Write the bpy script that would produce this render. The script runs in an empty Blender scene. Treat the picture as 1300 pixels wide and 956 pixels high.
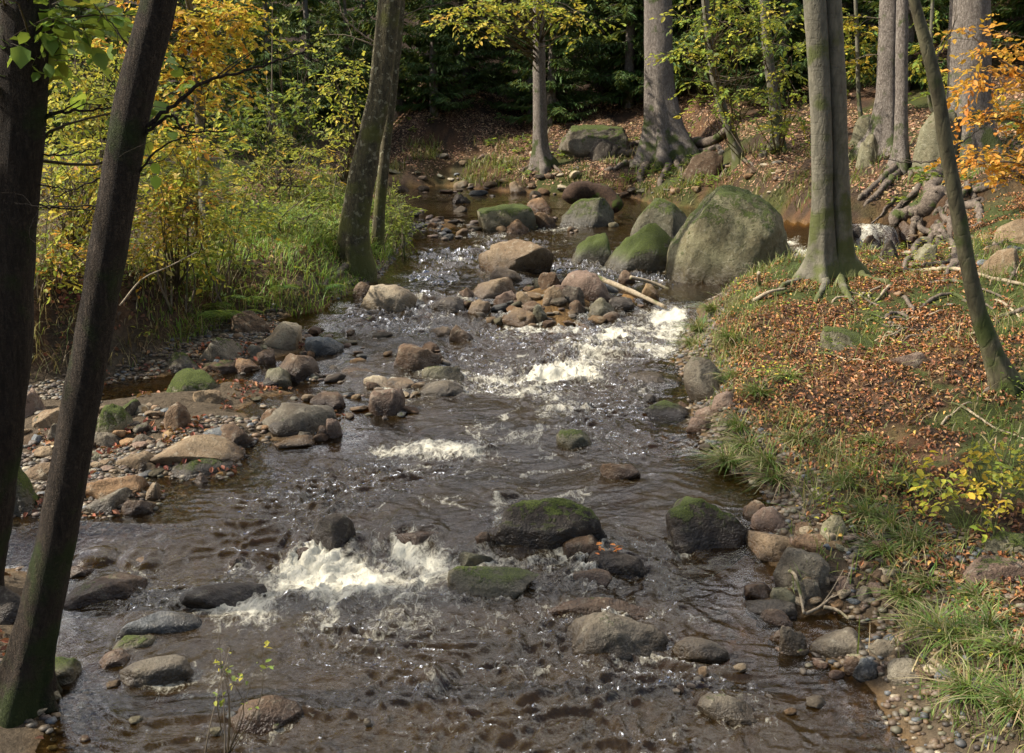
import bpy, bmesh, math, random
import numpy as np
SC = bpy.context.scene
COL = SC.collection
RNG = np.random.default_rng(7)
R = math.radians
# ------------------------------------------------------------------ noise
def _hash(ix, iy, iz):
    h = (ix.astype(np.int64)*374761393 + iy.astype(np.int64)*668265263 + iz.astype(np.int64)*2147483647) & 0xffffffff
    h = ((h ^ (h >> 13))*1274126177) & 0xffffffff
    h = ((h ^ (h >> 16))*2246822519) & 0xffffffff
    return ((h ^ (h >> 15)) & 0xffff)/32767.5 - 1.0
def vnoise(p):
    p = np.asarray(p, float); f = np.floor(p); t = p - f; t = t*t*t*(t*(t*6-15)+10)
    i = f.astype(np.int64); x, y, z = i[:, 0], i[:, 1], i[:, 2]; tx, ty, tz = t[:, 0], t[:, 1], t[:, 2]
    def L(a, b, s): return a + (b-a)*s
    c = [[[_hash(x+a, y+b, z+c) for c in (0, 1)] for b in (0, 1)] for a in (0, 1)]
    r = [[L(c[a][b][0], c[a][b][1], tz) for b in (0, 1)] for a in (0, 1)]
    return L(L(r[0][0], r[0][1], ty), L(r[1][0], r[1][1], ty), tx)
def fbm(p, o=4, g=.5):
    s = 0; a = 1.0; p = np.asarray(p, float).copy()
    for k in range(o):
        s = s + a*vnoise(p + 17.3*k); a *= g; p = p*2.03
    return s
def n2(x, y, f, o=3, z=0.0, g=.5):
    x = np.asarray(x, float); y = np.asarray(y, float)
    sh = np.broadcast(x, y).shape
    p = np.stack([np.broadcast_to(x, sh).ravel()*f, np.broadcast_to(y, sh).ravel()*f, np.full(int(np.prod(sh)), z)], 1)
    return fbm(p, o, g).reshape(sh)
def ss(x, a, b):
    t = np.clip((np.asarray(x, float)-a)/(b-a), 0, 1); return t*t*(3-2*t)
# ------------------------------------------------------------------ camera
F = 1276.0; CAMZ = 3.0; PITCH = R(15)
cam = bpy.data.objects.new('camera', bpy.data.cameras.new('camera')); COL.objects.link(cam)
cam.data.sensor_width = 36; cam.data.lens = 36*F/1300; cam.data.clip_end = 500; cam.data.clip_start = .05
cam.location = (0, 0, CAMZ); cam.rotation_euler = (R(90)-PITCH, 0, 0); SC.camera = cam
def ray(u, v):
    a = (u-650)/F; b = -(v-478)/F
    c, s = math.cos(PITCH), math.sin(PITCH)
    return np.array([a, c + b*s, -s + b*c])
TS = 2.0*np.power(1.0035, np.arange(1150))
def cast(u, v, surf):
    d = ray(u, v); x = TS*d[0]; y = TS*d[1]; z = CAMZ + TS*d[2]
    g = z - surf(x, y); k = np.nonzero(g < 0)[0]
    if len(k) == 0: t = TS[-1]
    else:
        k = k[0]
        if k == 0: t = TS[0]
        else: t = TS[k-1] + (TS[k]-TS[k-1])*g[k-1]/(g[k-1]-g[k])
    return np.array([t*d[0], t*d[1], CAMZ + t*d[2]])
def at(u, v, y):            # point on the pixel's ray at world depth y
    d = ray(u, v); t = y/d[1]; return np.array([t*d[0], y, CAMZ + t*d[2]])
# ------------------------------------------------------------------ water level and terrain
WY = [-8, 3, 5.5, 6.2, 6.7, 8.0, 8.5, 10, 10.6, 11.8, 12.8, 16, 18, 20, 28, 60]
WZ = [-.2, -.08, -.04, 0, .12, .16, .22, .27, .34, .40, .58, .62, .68, .76, .85, .9]
def W(x, y):
    x = np.asarray(x, float); y = np.asarray(y, float)
    return np.interp(y + .05*np.sin(x*2.1), WY, WZ) + .45*ss(x, 4.9, 5.5)*ss(y + .16*np.sin(x*7.3) + .10*np.sin(x*17+1), 16.3, 16.95)
def WP(u, v): return cast(u, v, W)[:2]
LEFT = [(70, 890), (58, 840), (40, 800), (10, 775), (60, 738), (20, 718), (-150, 702), (-150, 668), (0, 664), (60, 655), (110, 660), (200, 652), (215, 630), (190, 604), (240, 612), (300, 602), (316, 570), (330, 560), (428, 556), (440, 522), (340, 535), (300, 522), (330, 505), (392, 500), (350, 491), (300, 482), (262, 490), (130, 508), (125, 486), (212, 477), (280, 476), (330, 463), (400, 440), (385, 418), (352, 408), (375, 400), (410, 395), (440, 375), (470, 358), (492, 340), (502, 320), (522, 300), (530, 285), (515, 265), (480, 248), (490, 240)]
FAR = [(560, 236), (640, 243), (700, 247), (800, 251), (830, 260), (880, 264), (940, 268), (1000, 284), (1050, 289), (1085, 284), (1150, 284)]
RIGHT = [(1165, 312), (1150, 332), (1178, 339), (1130, 347), (1060, 352), (1000, 364), (940, 371), (900, 379), (880, 400), (872, 430), (860, 462), (880, 500), (872, 540), (902, 575), (930, 600), (962, 622), (985, 650), (955, 690), (985, 730), (952, 770), (985, 795), (1060, 780), (1135, 800), (1040, 838), (1080, 862), (1130, 905), (1165, 960)]
pl = [(-1.9, -8), (-1.9, 3.2)] + [tuple(WP(*p)) for p in LEFT]
pf = [tuple(WP(*p)) for p in FAR]; pr = [tuple(WP(*p)) for p in RIGHT] + [(2.2, 3.0), (2.5, -8)]
WPOLY = np.array(pl + pf + pr)
FOOT = [(-260, 540), (-100, 520), (60, 500), (215, 466), (262, 440), (298, 414), (335, 404), (375, 402), (412, 396), (441, 376), (470, 357), (492, 339), (503, 319), (523, 299), (531, 285), (515, 264), (482, 247)]
LPOLY = np.array([tuple(WP(*p)) for p in FOOT] + [(-5, 34), (-60, 60), (-60, 8.0)])
def sdist(x, y, poly):
    sh = x.shape; x = x.ravel(); y = y.ravel()
    d = np.full(x.shape, 1e9); ins = np.zeros(x.shape, bool)
    a = poly; b = np.roll(poly, -1, 0)
    for (x0, y0), (x1, y1) in zip(a, b):
        ex, ey = x1-x0, y1-y0; L = ex*ex+ey*ey+1e-12
        t = np.clip(((x-x0)*ex+(y-y0)*ey)/L, 0, 1)
        d = np.minimum(d, (x-x0-t*ex)**2+(y-y0-t*ey)**2)
        c = (y0 > y) != (y1 > y)
        xi = x0 + (y-y0)*ex/(ey if abs(ey) > 1e-12 else 1e-12)
        ins ^= c & (x < xi)
    d = np.sqrt(d); return np.where(ins, -d, d).reshape(sh)
BUMPS = []   # (x, y, rx, ry, height above water)
for u, v, ru, rv, h in [(700, 384, 95, 26, .10), (800, 375, 40, 14, .04), (535, 455, 45, 22, .03), (560, 285, 60, 16, .02), (505, 490, 40, 14, .0),
                        (395, 480, 60, 20, .0), (490, 378, 50, 12, .0), (655, 281, 70, 12, .0), (760, 272, 50, 14, .0), (640, 292, 40, 8, .0), (640, 660, 60, 10, -.05)]:
    p = WP(u, v); q = WP(u+ru, v); w = WP(u, v-rv); BUMPS.append((p[0], p[1], q[0]-p[0], max(.25, w[1]-p[1]), h))
def Hraw(x, y):
    w = W(x, y); sd = sdist(x, y, WPOLY) + .05*n2(x, y, 3.1, 2); so = np.maximum(sd, 0)
    dl = np.maximum(-sdist(x, y, LPOLY), 0)
    hl = .72 - .34*ss(y, 11.2, 12.8)
    left = .07*ss(so, 0, .35) + .035*np.minimum(so, 5) + hl*ss(dl, 0, .75) + .13*np.minimum(dl, 9)
    right = .20*ss(so, 0, .45) + .15*np.minimum(so, 5) + .22*np.maximum(so-5, 0) + .22*ss(so, .2, .9)*ss(y, 7, 11)
    right = right*(1-.85*np.exp(-((x-5.7)/1.1)**2-((y-15.0)/1.4)**2))
    far = .32*ss(so, 0, .7) + .30*so + .25*np.maximum(so-7, 0)
    far2 = .25*ss(so, 0, .7) + .30*so + .3*np.maximum(so-8, 0)
    xl = np.interp(y, [0, 6, 10, 14, 20, 28], [0, -.5, 0, 0, 0, -1])
    tf = ss(y, 15.5, 18.5)*ss(x, 2.5, 5.5); tf = np.maximum(tf, ss(y, 25.5, 29)*ss(x, -4.2, -2.6))
    tf = np.where(y > 24, np.maximum(tf, ss(x, -3.5, -2.2)), tf)
    lr = np.where(x < xl, left, right + .16*np.maximum(x-5.2, 0)*ss(y, 8, 14))
    bank = lr*(1-tf) + np.where(x > 3, far2, far)*tf
    bank = bank + .22*np.maximum(y-27, 0)*ss(x, 1, -5)*ss(so, 0, 3) + .3*np.maximum(y-40, 0)
    bank = np.minimum(bank, 26)
    rough = (.05*n2(x, y, .9, 3) + .02*n2(x, y, 5, 2))*ss(so, .1, .8) + .012*n2(x, y, 9, 2)
    bed = -np.minimum(.30, .02 + .5*np.maximum(-sd, 0)) + .05*n2(x, y, 2.2, 3)*ss(-sd, 0, .4)
    h = np.where(sd > 0, bank, bed) + rough
    h = h - np.where(sd < 0, .3, 0)*np.exp(-((x-4.9)/.7)**2-((y-17.6)/1.2)**2)
    for bx, by, rx, ry, bh in BUMPS:
        g = np.exp(-(((x-bx)/rx)**2 + ((y-by)/ry)**2)); h = np.where(sd < .1, np.maximum(h, (bh+.12)*g*1.3 - .12 + (g-1)*.4 + .012*n2(x, y, 9, 2)), h)
    return w + h, sd, dl
def axis(a, dens, b, step, g0, g1):
    m = list(np.arange(dens[0], dens[1], step)); s = step; p = m[-1]
    while p < b: s *= g1; p += s; m.append(p)
    s = step; p = m[0]; lo = []
    while p > a: s *= g0; p -= s; lo.append(p)
    return np.array(lo[::-1] + m)
GX = axis(-60, (-5.5, 7.0), 60, .05, 1.06, 1.06); GY = axis(-9, (3.2, 14.5), 100, .05, 1.12, 1.022)
gx, gy = np.meshgrid(GX, GY)
GH, GSD, GDL = Hraw(gx, gy)
def lookup(A, x, y):
    x = np.asarray(x, float); y = np.asarray(y, float)
    i = np.clip(np.searchsorted(GX, x)-1, 0, len(GX)-2); j = np.clip(np.searchsorted(GY, y)-1, 0, len(GY)-2)
    tx = np.clip((x-GX[i])/(GX[i+1]-GX[i]), 0, 1); ty = np.clip((y-GY[j])/(GY[j+1]-GY[j]), 0, 1)
    return (A[j, i]*(1-tx)+A[j, i+1]*tx)*(1-ty) + (A[j+1, i]*(1-tx)+A[j+1, i+1]*tx)*ty
def H(x, y): return lookup(GH, x, y)
def SDW(x, y): return lookup(GSD, x, y)
def S(x, y): return np.where(SDW(x, y) < .25, np.maximum(H(x, y), W(x, y)), H(x, y))
def P(u, v): return cast(u, v, S)
def G(u, v): return cast(u, v, H)
# ------------------------------------------------------------------ mesh helpers
def mk(name, V, Fc, mat, parent=None, loc=(0, 0, 0), attrs=None, smooth=True):
    V = np.asarray(V, np.float32); Fc = np.asarray(Fc, np.int32); k = Fc.shape[1]; n = len(Fc)
    me = bpy.data.meshes.new(name); me.vertices.add(len(V)); me.vertices.foreach_set('co', V.ravel())
    me.loops.add(n*k); me.loops.foreach_set('vertex_index', Fc.ravel())
    me.polygons.add(n); me.polygons.foreach_set('loop_start', np.arange(0, n*k, k, dtype=np.int32))
    try: me.polygons.foreach_set('loop_total', np.full(n, k, np.int32))
    except Exception: pass
    me.polygons.foreach_set('use_smooth', np.full(n, smooth, bool))
    for an, A in (attrs or {}).items():
        A = np.asarray(A, np.float32)
        if A.ndim == 1:
            a = me.attributes.new(an, 'FLOAT', 'POINT'); a.data.foreach_set('value', A)
        else:
            if A.shape[1] == 3: A = np.concatenate([A, np.ones((len(A), 1), np.float32)], 1)
            a = me.attributes.new(an, 'FLOAT_COLOR', 'POINT'); a.data.foreach_set('color', A.ravel())
    me.update(calc_edges=True)
    if mat: me.materials.append(mat)
    o = bpy.data.objects.new(name, me); COL.objects.link(o); o.location = loc
    if parent: o.parent = parent
    return o
def tag(o, label=None, cat=None, group=None, kind=None):
    if label: o['label'] = label
    if cat: o['category'] = cat
    if group: o['group'] = group
    if kind: o['kind'] = kind
    return o
def empty(name, loc, label, cat, group=None):
    o = bpy.data.objects.new(name, None); COL.objects.link(o); o.location = tuple(loc); o.empty_display_size = .2
    return tag(o, label, cat, group)
def spline(pts, n):
    p = np.asarray(pts, float)
    if len(p) < 3: return p[0] + (p[-1]-p[0])*np.linspace(0, 1, n)[:, None]
    q = np.concatenate([[2*p[0]-p[1]], p, [2*p[-1]-p[-2]]])
    t = np.linspace(0, len(p)-1-1e-6, n); i = t.astype(int); t = (t-i)[:, None]
    a, b, c, d = q[i], q[i+1], q[i+2], q[i+3]
    return .5*(2*b + (c-a)*t + (2*a-5*b+4*c-d)*t*t + (3*b-a-3*c+d)*t**3)
def tube(pts, rad, sides=8, rough=0.0, rf=4.0, lobes=None, seed=0, ridge=0.0):
    p = np.asarray(pts, float); n = len(p); r = np.asarray(rad, float)
    T = np.gradient(p, axis=0); T /= np.linalg.norm(T, axis=1)[:, None]+1e-9
    m = np.abs(T).mean(0); ref = np.zeros(3); ref[np.argmin(m)] = 1
    A = ref - T*(T@ref)[:, None]; A /= np.linalg.norm(A, axis=1)[:, None]+1e-9; B = np.cross(T, A)
    an = np.linspace(0, 2*math.pi, sides, endpoint=False)
    rr = np.repeat(r[:, None], sides, 1)
    V = p[:, None]+rr[..., None]*(A[:, None]*np.cos(an)[None, :, None]+B[:, None]*np.sin(an)[None, :, None])
    if rough or lobes is not None:
        D = V - p[:, None]
        sc = np.ones(rr.shape)
        if rough: sc += rough*fbm((V.reshape(-1, 3)*np.array([rf, rf, rf*.35]) + seed*3.7), 3).reshape(rr.shape)
        if ridge: sc += ridge*(1-2*np.abs(fbm(V.reshape(-1, 3)*np.array([16, 16, 2.2])+seed*1.3, 2))).reshape(rr.shape)
        if lobes is not None: sc += lobes(p, an)
        V = p[:, None] + D*sc[..., None]
    V = V.reshape(-1, 3)
    i = np.arange(n-1)[:, None]*sides; j = np.arange(sides)[None]; jn = (j+1) % sides
    Fc = np.stack([i+j, i+jn, i+sides+jn, i+sides+j], -1).reshape(-1, 4)
    return V, Fc
def join(parts):
    Vs, Fs, o = [], [], 0
    for V, Fc in parts: Vs.append(V); Fs.append(Fc+o); o += len(V)
    return np.concatenate(Vs), np.concatenate(Fs)
def unit(a): return a/(np.linalg.norm(a, axis=-1, keepdims=True)+1e-9)
def leaves(pos, d, up, size, wr=.55, fold=.18, droop=.15):
    pos = np.asarray(pos, float); d = unit(d); s = unit(np.cross(d, up)); u = np.cross(s, d)
    L = np.asarray(size, float)[:, None]; w = L*wr*.5
    def q(a, b, c): return pos + d*L*a + s*w*b + u*L*c
    V = np.stack([q(0, 0, 0), q(.28, -.85, fold*.5), q(.65, -.8, fold*.5-droop*.4), q(1, 0, -droop), q(.65, .8, fold*.5-droop*.4), q(.28, .85, fold*.5)], 1).reshape(-1, 3)
    b = np.arange(len(pos))[:, None]*6
    Fc = np.concatenate([b+np.array([[0, 3, 2, 1]]), b+np.array([[0, 5, 4, 3]])])
    return V, Fc
def pick(pal, n, rng, jit=.18):
    w = np.array([p[0] for p in pal], float); c = np.array([p[1] for p in pal], float)
    i = rng.choice(len(pal), n, p=w/w.sum()); c = c[i]*(1+jit*rng.normal(size=(n, 1))); c *= 1+.07*rng.normal(size=(n, 3))
    return np.clip(c, .004, .9)
def rep(c, k): return np.repeat(c, k, 0)
# ------------------------------------------------------------------ materials
def nodes(name):
    m = bpy.data.materials.new(name); m.use_nodes = True; nt = m.node_tree; nt.nodes.clear()
    out = nt.nodes.new('ShaderNodeOutputMaterial')
    return m, nt, out
def nd(nt, t, ins=None, **kw):
    n = nt.nodes.new('ShaderNode'+t)
    for k, v in kw.items(): setattr(n, k, v)
    for k, v in (ins or {}).items():
        s = n.inputs[k]
        if hasattr(v, 'links'): nt.links.new(v, s)
        else: s.default_value = v
    return n
def mixc(nt, f, a, b, bt='MIX'):
    n = nt.nodes.new('ShaderNodeMix'); n.data_type = 'RGBA'; n.blend_type = bt
    for i, v in ((0, f), (6, a), (7, b)):
        if hasattr(v, 'links'): nt.links.new(v, n.inputs[i])
        else: n.inputs[i].default_value = v if i == 0 else (*v, 1)
    return n.outputs[2]
def math_(nt, op, a, b=0.0, c=None, clamp=False):
    n = nt.nodes.new('ShaderNodeMath'); n.operation = op; n.use_clamp = clamp
    for i, v in enumerate((a, b) if c is None else (a, b, c)):
        if hasattr(v, 'links'): nt.links.new(v, n.inputs[i])
        else: n.inputs[i].default_value = v
    return n.outputs[0]
def ramp(nt, f, a, b, lo=0.0, hi=1.0):
    n = nd(nt, 'MapRange', {0: f, 1: a, 2: b, 3: lo, 4: hi}, interpolation_type='SMOOTHSTEP'); return n.outputs[0]
def noise(nt, vec, scale, detail=4, rough=.55, dist=0.0):
    return nd(nt, 'TexNoise', {'Vector': vec, 'Scale': scale, 'Detail': detail, 'Roughness': rough, 'Distortion': dist})
def mapped(nt, vec, sc):
    return nd(nt, 'Mapping', {'Vector': vec, 'Scale': sc}).outputs[0]
def bark(name, a, b, moss=(.05, .07, .012), mossamt=.3, zs=.18, sc=22, bump=.6, lines=0.0, lichen=None, dist=.02):
    m, nt, out = nodes(name); tc = nd(nt, 'TexCoord').outputs['Object']
    geo = nd(nt, 'NewGeometry')
    v = mapped(nt, tc, (1, 1, zs)); n1 = noise(nt, v, sc, 5, .65, .6); n2_ = noise(nt, tc, 3.0, 4)
    vd = nd(nt, 'VectorMath', {0: v, 1: nd(nt, 'VectorMath', {0: noise(nt, tc, sc*.5, 3).outputs[1], 3: .12}, operation='SCALE').outputs[0]}, operation='ADD').outputs[0]
    vo = nd(nt, 'TexVoronoi', {'Vector': vd, 'Scale': sc*.8}, feature='DISTANCE_TO_EDGE').outputs[0]
    c = mixc(nt, ramp(nt, n1.outputs[0], .3, .7), a, b)
    c = mixc(nt, ramp(nt, vo, .0, .14, .35, 0), c, tuple(x*.4 for x in a)) if bump > .5 else c
    if lichen:
        nl = noise(nt, tc, 14, 5, .6); c = mixc(nt, ramp(nt, nl.outputs[0], .56, .64, 0, .8), c, lichen)
    sep = nd(nt, 'SeparateXYZ', {0: tc}).outputs[2]
    mz = ramp(nt, sep, 0, 1.6, .16, 0); nm = math_(nt, 'ADD', n2_.outputs[0], mz)
    c = mixc(nt, ramp(nt, nm, .62-.2*mossamt, .74-.1*mossamt, 0, .85), c, moss)
    h = math_(nt, 'ADD', n1.outputs[0], math_(nt, 'MULTIPLY', ramp(nt, vo, 0, .15), .5))
    if lines:
        nw = noise(nt, mapped(nt, tc, (1.5, 1.5, 14)), 2.2, 3, .5); l = ramp(nt, nw.outputs[0], .60, .66)
        c = mixc(nt, math_(nt, 'MULTIPLY', l, lines), c, tuple(x*.4 for x in a)); h = math_(nt, 'SUBTRACT', h, math_(nt, 'MULTIPLY', l, .5))
    bp = nd(nt, 'Bump', {'Height': h, 'Strength': bump, 'Distance': dist})
    p = nd(nt, 'BsdfPrincipled', {'Base Color': c, 'Roughness': .9, 'Normal': bp.outputs[0], 'Specular IOR Level': .2})
    nt.links.new(p.outputs[0], out.inputs[0]); return m
def leafmat(name, trans=.45, rough=.55):
    m, nt, out = nodes(name); c = nd(nt, 'Attribute', attribute_name='Col').outputs[0]
    p = nd(nt, 'BsdfPrincipled', {'Base Color': c, 'Roughness': rough, 'Specular IOR Level': .25})
    t = nd(nt, 'BsdfTranslucent', {'Color': mixc(nt, .25, c, (.55, .5, .05))})
    s = nd(nt, 'MixShader', {0: trans, 1: p.outputs[0], 2: t.outputs[0]}); nt.links.new(s.outputs[0], out.inputs[0]); return m
M_LEAF = leafmat('leaf'); M_LITTER = leafmat('litter_leaf', .12, .6); M_GRASS = leafmat('grass_blade', .35, .5); M_NEEDLE = leafmat('spruce_needles', .2, .6)
M_ALDER = bark('alder_bark', (.026, .019, .013), (.058, .042, .028), moss=(.03, .042, .01), mossamt=.25, zs=.16, sc=55, bump=.9, dist=.02)
M_BEECH = bark('beech_bark', (.105, .095, .068), (.185, .165, .12), moss=(.075, .085, .022), mossamt=.4, zs=.35, sc=18, bump=.4, lines=.14, dist=.012)
M_SPRUCE = bark('spruce_bark', (.13, .105, .085), (.27, .23, .19), mossamt=.1, zs=.45, sc=30, bump=.8, dist=.02)
M_LICHEN = bark('lichen_bark', (.05, .042, .026), (.125, .105, .06), moss=(.10, .10, .028), mossamt=.6, zs=.25, sc=24, bump=.7, lichen=(.27, .25, .17), dist=.02)
M_TWIG = bark('twig_bark', (.10, .075, .05), (.2, .16, .11), mossamt=.0, sc=60, bump=.2)
M_DEAD = bark('driftwood_bark', (.22, .17, .11), (.42, .34, .23), mossamt=-.3, zs=.2, sc=40, bump=.4, dist=.006)
M_ROOT = bark('root_bark', (.085, .065, .048), (.21, .165, .125), mossamt=-.35, zs=1, sc=25, bump=.6, dist=.012)
M_LOG = bark('wet_log', (.03, .018, .012), (.075, .045, .028), mossamt=-.6, zs=1, sc=25, bump=.5, dist=.012)
def rockmat():
    m, nt, out = nodes('stream_rock'); tc = nd(nt, 'TexCoord').outputs['Object']; oi = nd(nt, 'ObjectInfo'); geo = nd(nt, 'NewGeometry')
    rv = nd(nt, 'VectorMath', {0: tc, 1: nd(nt, 'CombineXYZ', {0: math_(nt, 'MULTIPLY', oi.outputs['Random'], 40.0), 1: 0.0, 2: 0.0}).outputs[0]}, operation='ADD').outputs[0]
    big = noise(nt, rv, 3.0, 5, .6); mid = noise(nt, rv, 14, 5, .65); fine = noise(nt, rv, 70, 3, .6)
    base = oi.outputs['Color']
    c = mixc(nt, ramp(nt, big.outputs[0], .3, .7, .0, .75), base, mixc(nt, 1.0, base, (.62, .52, .45), 'MULTIPLY'))
    c = mixc(nt, ramp(nt, mid.outputs[0], .52, .70, 0, .55), c, mixc(nt, .6, base, (.42, .38, .28)))
    c = mixc(nt, ramp(nt, mid.outputs[0], .46, .30, 0, .85), c, mixc(nt, 1.0, base, (.30, .28, .25), 'MULTIPLY'))
    c = mixc(nt, ramp(nt, fine.outputs[0], .48, .32, 0, .7), c, mixc(nt, 1.0, base, (.35, .33, .3), 'MULTIPLY'))
    wet = nd(nt, 'Attribute', attribute_name='wet').outputs['Fac']
    wet = math_(nt, 'MAXIMUM', wet, 0.0)
    c = mixc(nt, math_(nt, 'MULTIPLY', wet, .95), c, mixc(nt, 1.0, c, (.34, .29, .24), 'MULTIPLY'))
    nz = nd(nt, 'SeparateXYZ', {0: geo.outputs['Normal']}).outputs[2]
    mn = noise(nt, rv, 7, 6, .7); mn2 = noise(nt, rv, 34, 3, .6); mnv = math_(nt, 'ADD', math_(nt, 'MULTIPLY', mn.outputs[0], .68), math_(nt, 'MULTIPLY', mn2.outputs[0], .36))
    mm = math_(nt, 'ADD', math_(nt, 'MULTIPLY', nz, .34), math_(nt, 'ADD', mnv, math_(nt, 'MULTIPLY', oi.outputs['Alpha'], .55)))
    mm = math_(nt, 'MULTIPLY', ramp(nt, mm, .98, 1.10), ramp(nt, wet, .9, .2))
    mf = noise(nt, rv, 120, 3, .7)
    mc = mixc(nt, ramp(nt, mf.outputs[0], .3, .7), (.028, .038, .006), (.15, .19, .024))
    c = mixc(nt, mm, c, mc)
    rg = math_(nt, 'SUBTRACT', .85, math_(nt, 'MULTIPLY', wet, .6))
    h = math_(nt, 'ADD', math_(nt, 'MULTIPLY', mid.outputs[0], .8), math_(nt, 'MULTIPLY', fine.outputs[0], .3))
    h = math_(nt, 'ADD', h, math_(nt, 'MULTIPLY', math_(nt, 'MULTIPLY', mm, mf.outputs[0]), 1.3))
    bp = nd(nt, 'Bump', {'Height': h, 'Strength': .9, 'Distance': .04})
    p = nd(nt, 'BsdfPrincipled', {'Base Color': c, 'Roughness': rg, 'Normal': bp.outputs[0], 'Specular IOR Level': .4})
    nt.links.new(p.outputs[0], out.inputs[0]); return m
M_ROCK = rockmat()
# ------------------------------------------------------------------ rocks
_ICO = {}
def ico(k):
    if k not in _ICO:
        bm = bmesh.new(); bmesh.ops.create_icosphere(bm, subdivisions=k, radius=1)
        _ICO[k] = (np.array([v.co[:] for v in bm.verts]), np.array([[v.index for v in f.verts] for f in bm.faces])); bm.free()
    return _ICO[k]
def rockshape(rng, sub=4, style='m', cuts=None):
    V, Fc = ico(sub); V = V.copy()
    if style in 'ba': V = np.sign(V)*np.abs(V)**(.62 if style == 'b' else .8); V = V/np.abs(V).max()*1.08
    n, lo, hi = {'g': (0, 1, 1), 'b': (7, .80, 1.05), 'r': (9, .78, .97), 'm': (15, .57, .92), 'a': (14, .52, .93)}[style]
    N = unit(rng.normal(size=(n, 3))); D = rng.uniform(lo, hi, n)
    if cuts:
        N = np.concatenate([N, unit(np.array([c[:3] for c in cuts], float))]); D = np.concatenate([D, [c[3] for c in cuts]])
    s = rng.uniform(0, 99)
    if style == 'g': V = np.sign(V)*np.abs(V)**.93
    V += (.05 if style == 'g' else .16)*np.stack([fbm(V*1.1+s+k*31, 2) for k in range(3)], 1)
    for a, b in zip(N, D):
        t = np.maximum(V@a-b, 0); V -= (.93*t)[:, None]*a
    if style not in 'rg' and sub > 3:
        for k in range(26):
            a = unit(rng.normal(size=3)); b = (V@a).max()*rng.uniform(.93, .985); t = np.maximum(V@a-b, 0); V -= (.9*t)[:, None]*a
    nr = unit(V); V += nr*(.03 if style == 'g' else 1)*0 + nr*(.6 if style == 'g' else 1)*(.055*fbm(V*2.3+s, 3) + .032*fbm(V*6+s, 3) + (.008*fbm(V*17+s, 2) if sub > 3 else 0))[:, None]
    mn, mx = V.min(0), V.max(0); return (V-(mn+mx)/2)/((mx-mn)/2), Fc
T = {'tan': (.25, .178, .10), 'ora': (.26, .155, .072), 'gry': (.165, .140, .098), 'drk': (.075, .058, .040), 'pal': (.46, .38, .25), 'pnk': (.225, .155, .11),
     'blu': (.15, .165, .17), 'oli': (.21, .195, .115), 'brn': (.165, .105, .058), 'mos': (.17, .16, .10), 'gol': (.30, .20, .09)}
ROCKS = []
def rock(name, u0, v0, u1, v1, tint, moss, label, style='m', under=False, seed=None, cuts=None, sub=None, depth=.75, rot=None, cat=None, sink=.12, surf=None, group=None, y=None):
    ex = .04*(u1-u0); u0 -= ex; u1 += ex; v0 -= .05*(v1-v0)
    uc = (u0+u1)/2; p = P(uc, v1) if y is None else at(uc, v1, y)
    dist = math.hypot(p[0], p[1]); k = np.linalg.norm(p-np.array([0, 0, CAMZ]))/F
    a = (u1-u0)*.5*k; dv = (v1-v0)*k; ph = math.atan2(CAMZ-p[2], dist); sp, cp = math.sin(ph), math.cos(ph)
    b = min(depth*a, .34*dv/max(sp, .05)); q = dv-b*sp; c = math.sqrt(max(q*q-(b*sp)**2, (.2*dv)**2))/cp
    rng = np.random.default_rng(seed if seed is not None else int(u0*7+v0*13+u1))
    V, Fc = rockshape(rng, sub or (5 if (u1-u0) > 130 else 4), style, cuts)
    fw = np.array([p[0], p[1]])/dist
    cx, cy = p[:2]+fw*b*.9; cz = p[2]-sink*c
    if under: cz = p[2]-c*.62
    V = V*np.array([a, b, c*(1+sink)]); al = math.atan2(fw[1], fw[0])-math.pi/2
    if rot:
        ca, sa = math.cos(R(rot)), math.sin(R(rot)); V[:, 0], V[:, 2] = V[:, 0]*ca-V[:, 2]*sa, V[:, 0]*sa+V[:, 2]*ca
        V *= np.array([a/abs(V[:, 0]).max(), 1, c*(1+sink)/abs(V[:, 2]).max()])
    ca, sa = math.cos(al), math.sin(al); V[:, 0], V[:, 1] = V[:, 0]*ca-V[:, 1]*sa, V[:, 0]*sa+V[:, 1]*ca
    X, Y, Z = V[:, 0]+cx, V[:, 1]+cy, V[:, 2]+cz; w = W(X, Y); inw = SDW(X, Y) < .12
    wet = np.where(inw, 1-ss(Z-w+.025*n2(X, Y, 9, 2), .015, .05+.40*min(1, c*2)), 0)
    if under: wet = np.ones(len(V))
    o = mk(name, V, Fc, M_ROCK, loc=(cx, cy, cz), attrs={'wet': wet})
    o.color = (*(np.array(T[tint])*rng.uniform(.72, 1.05)), moss); tag(o, label, cat or name.split('_')[-1], group)
    ROCKS.append((cx, cy, cz, a, b, c, under)); return o
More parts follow.
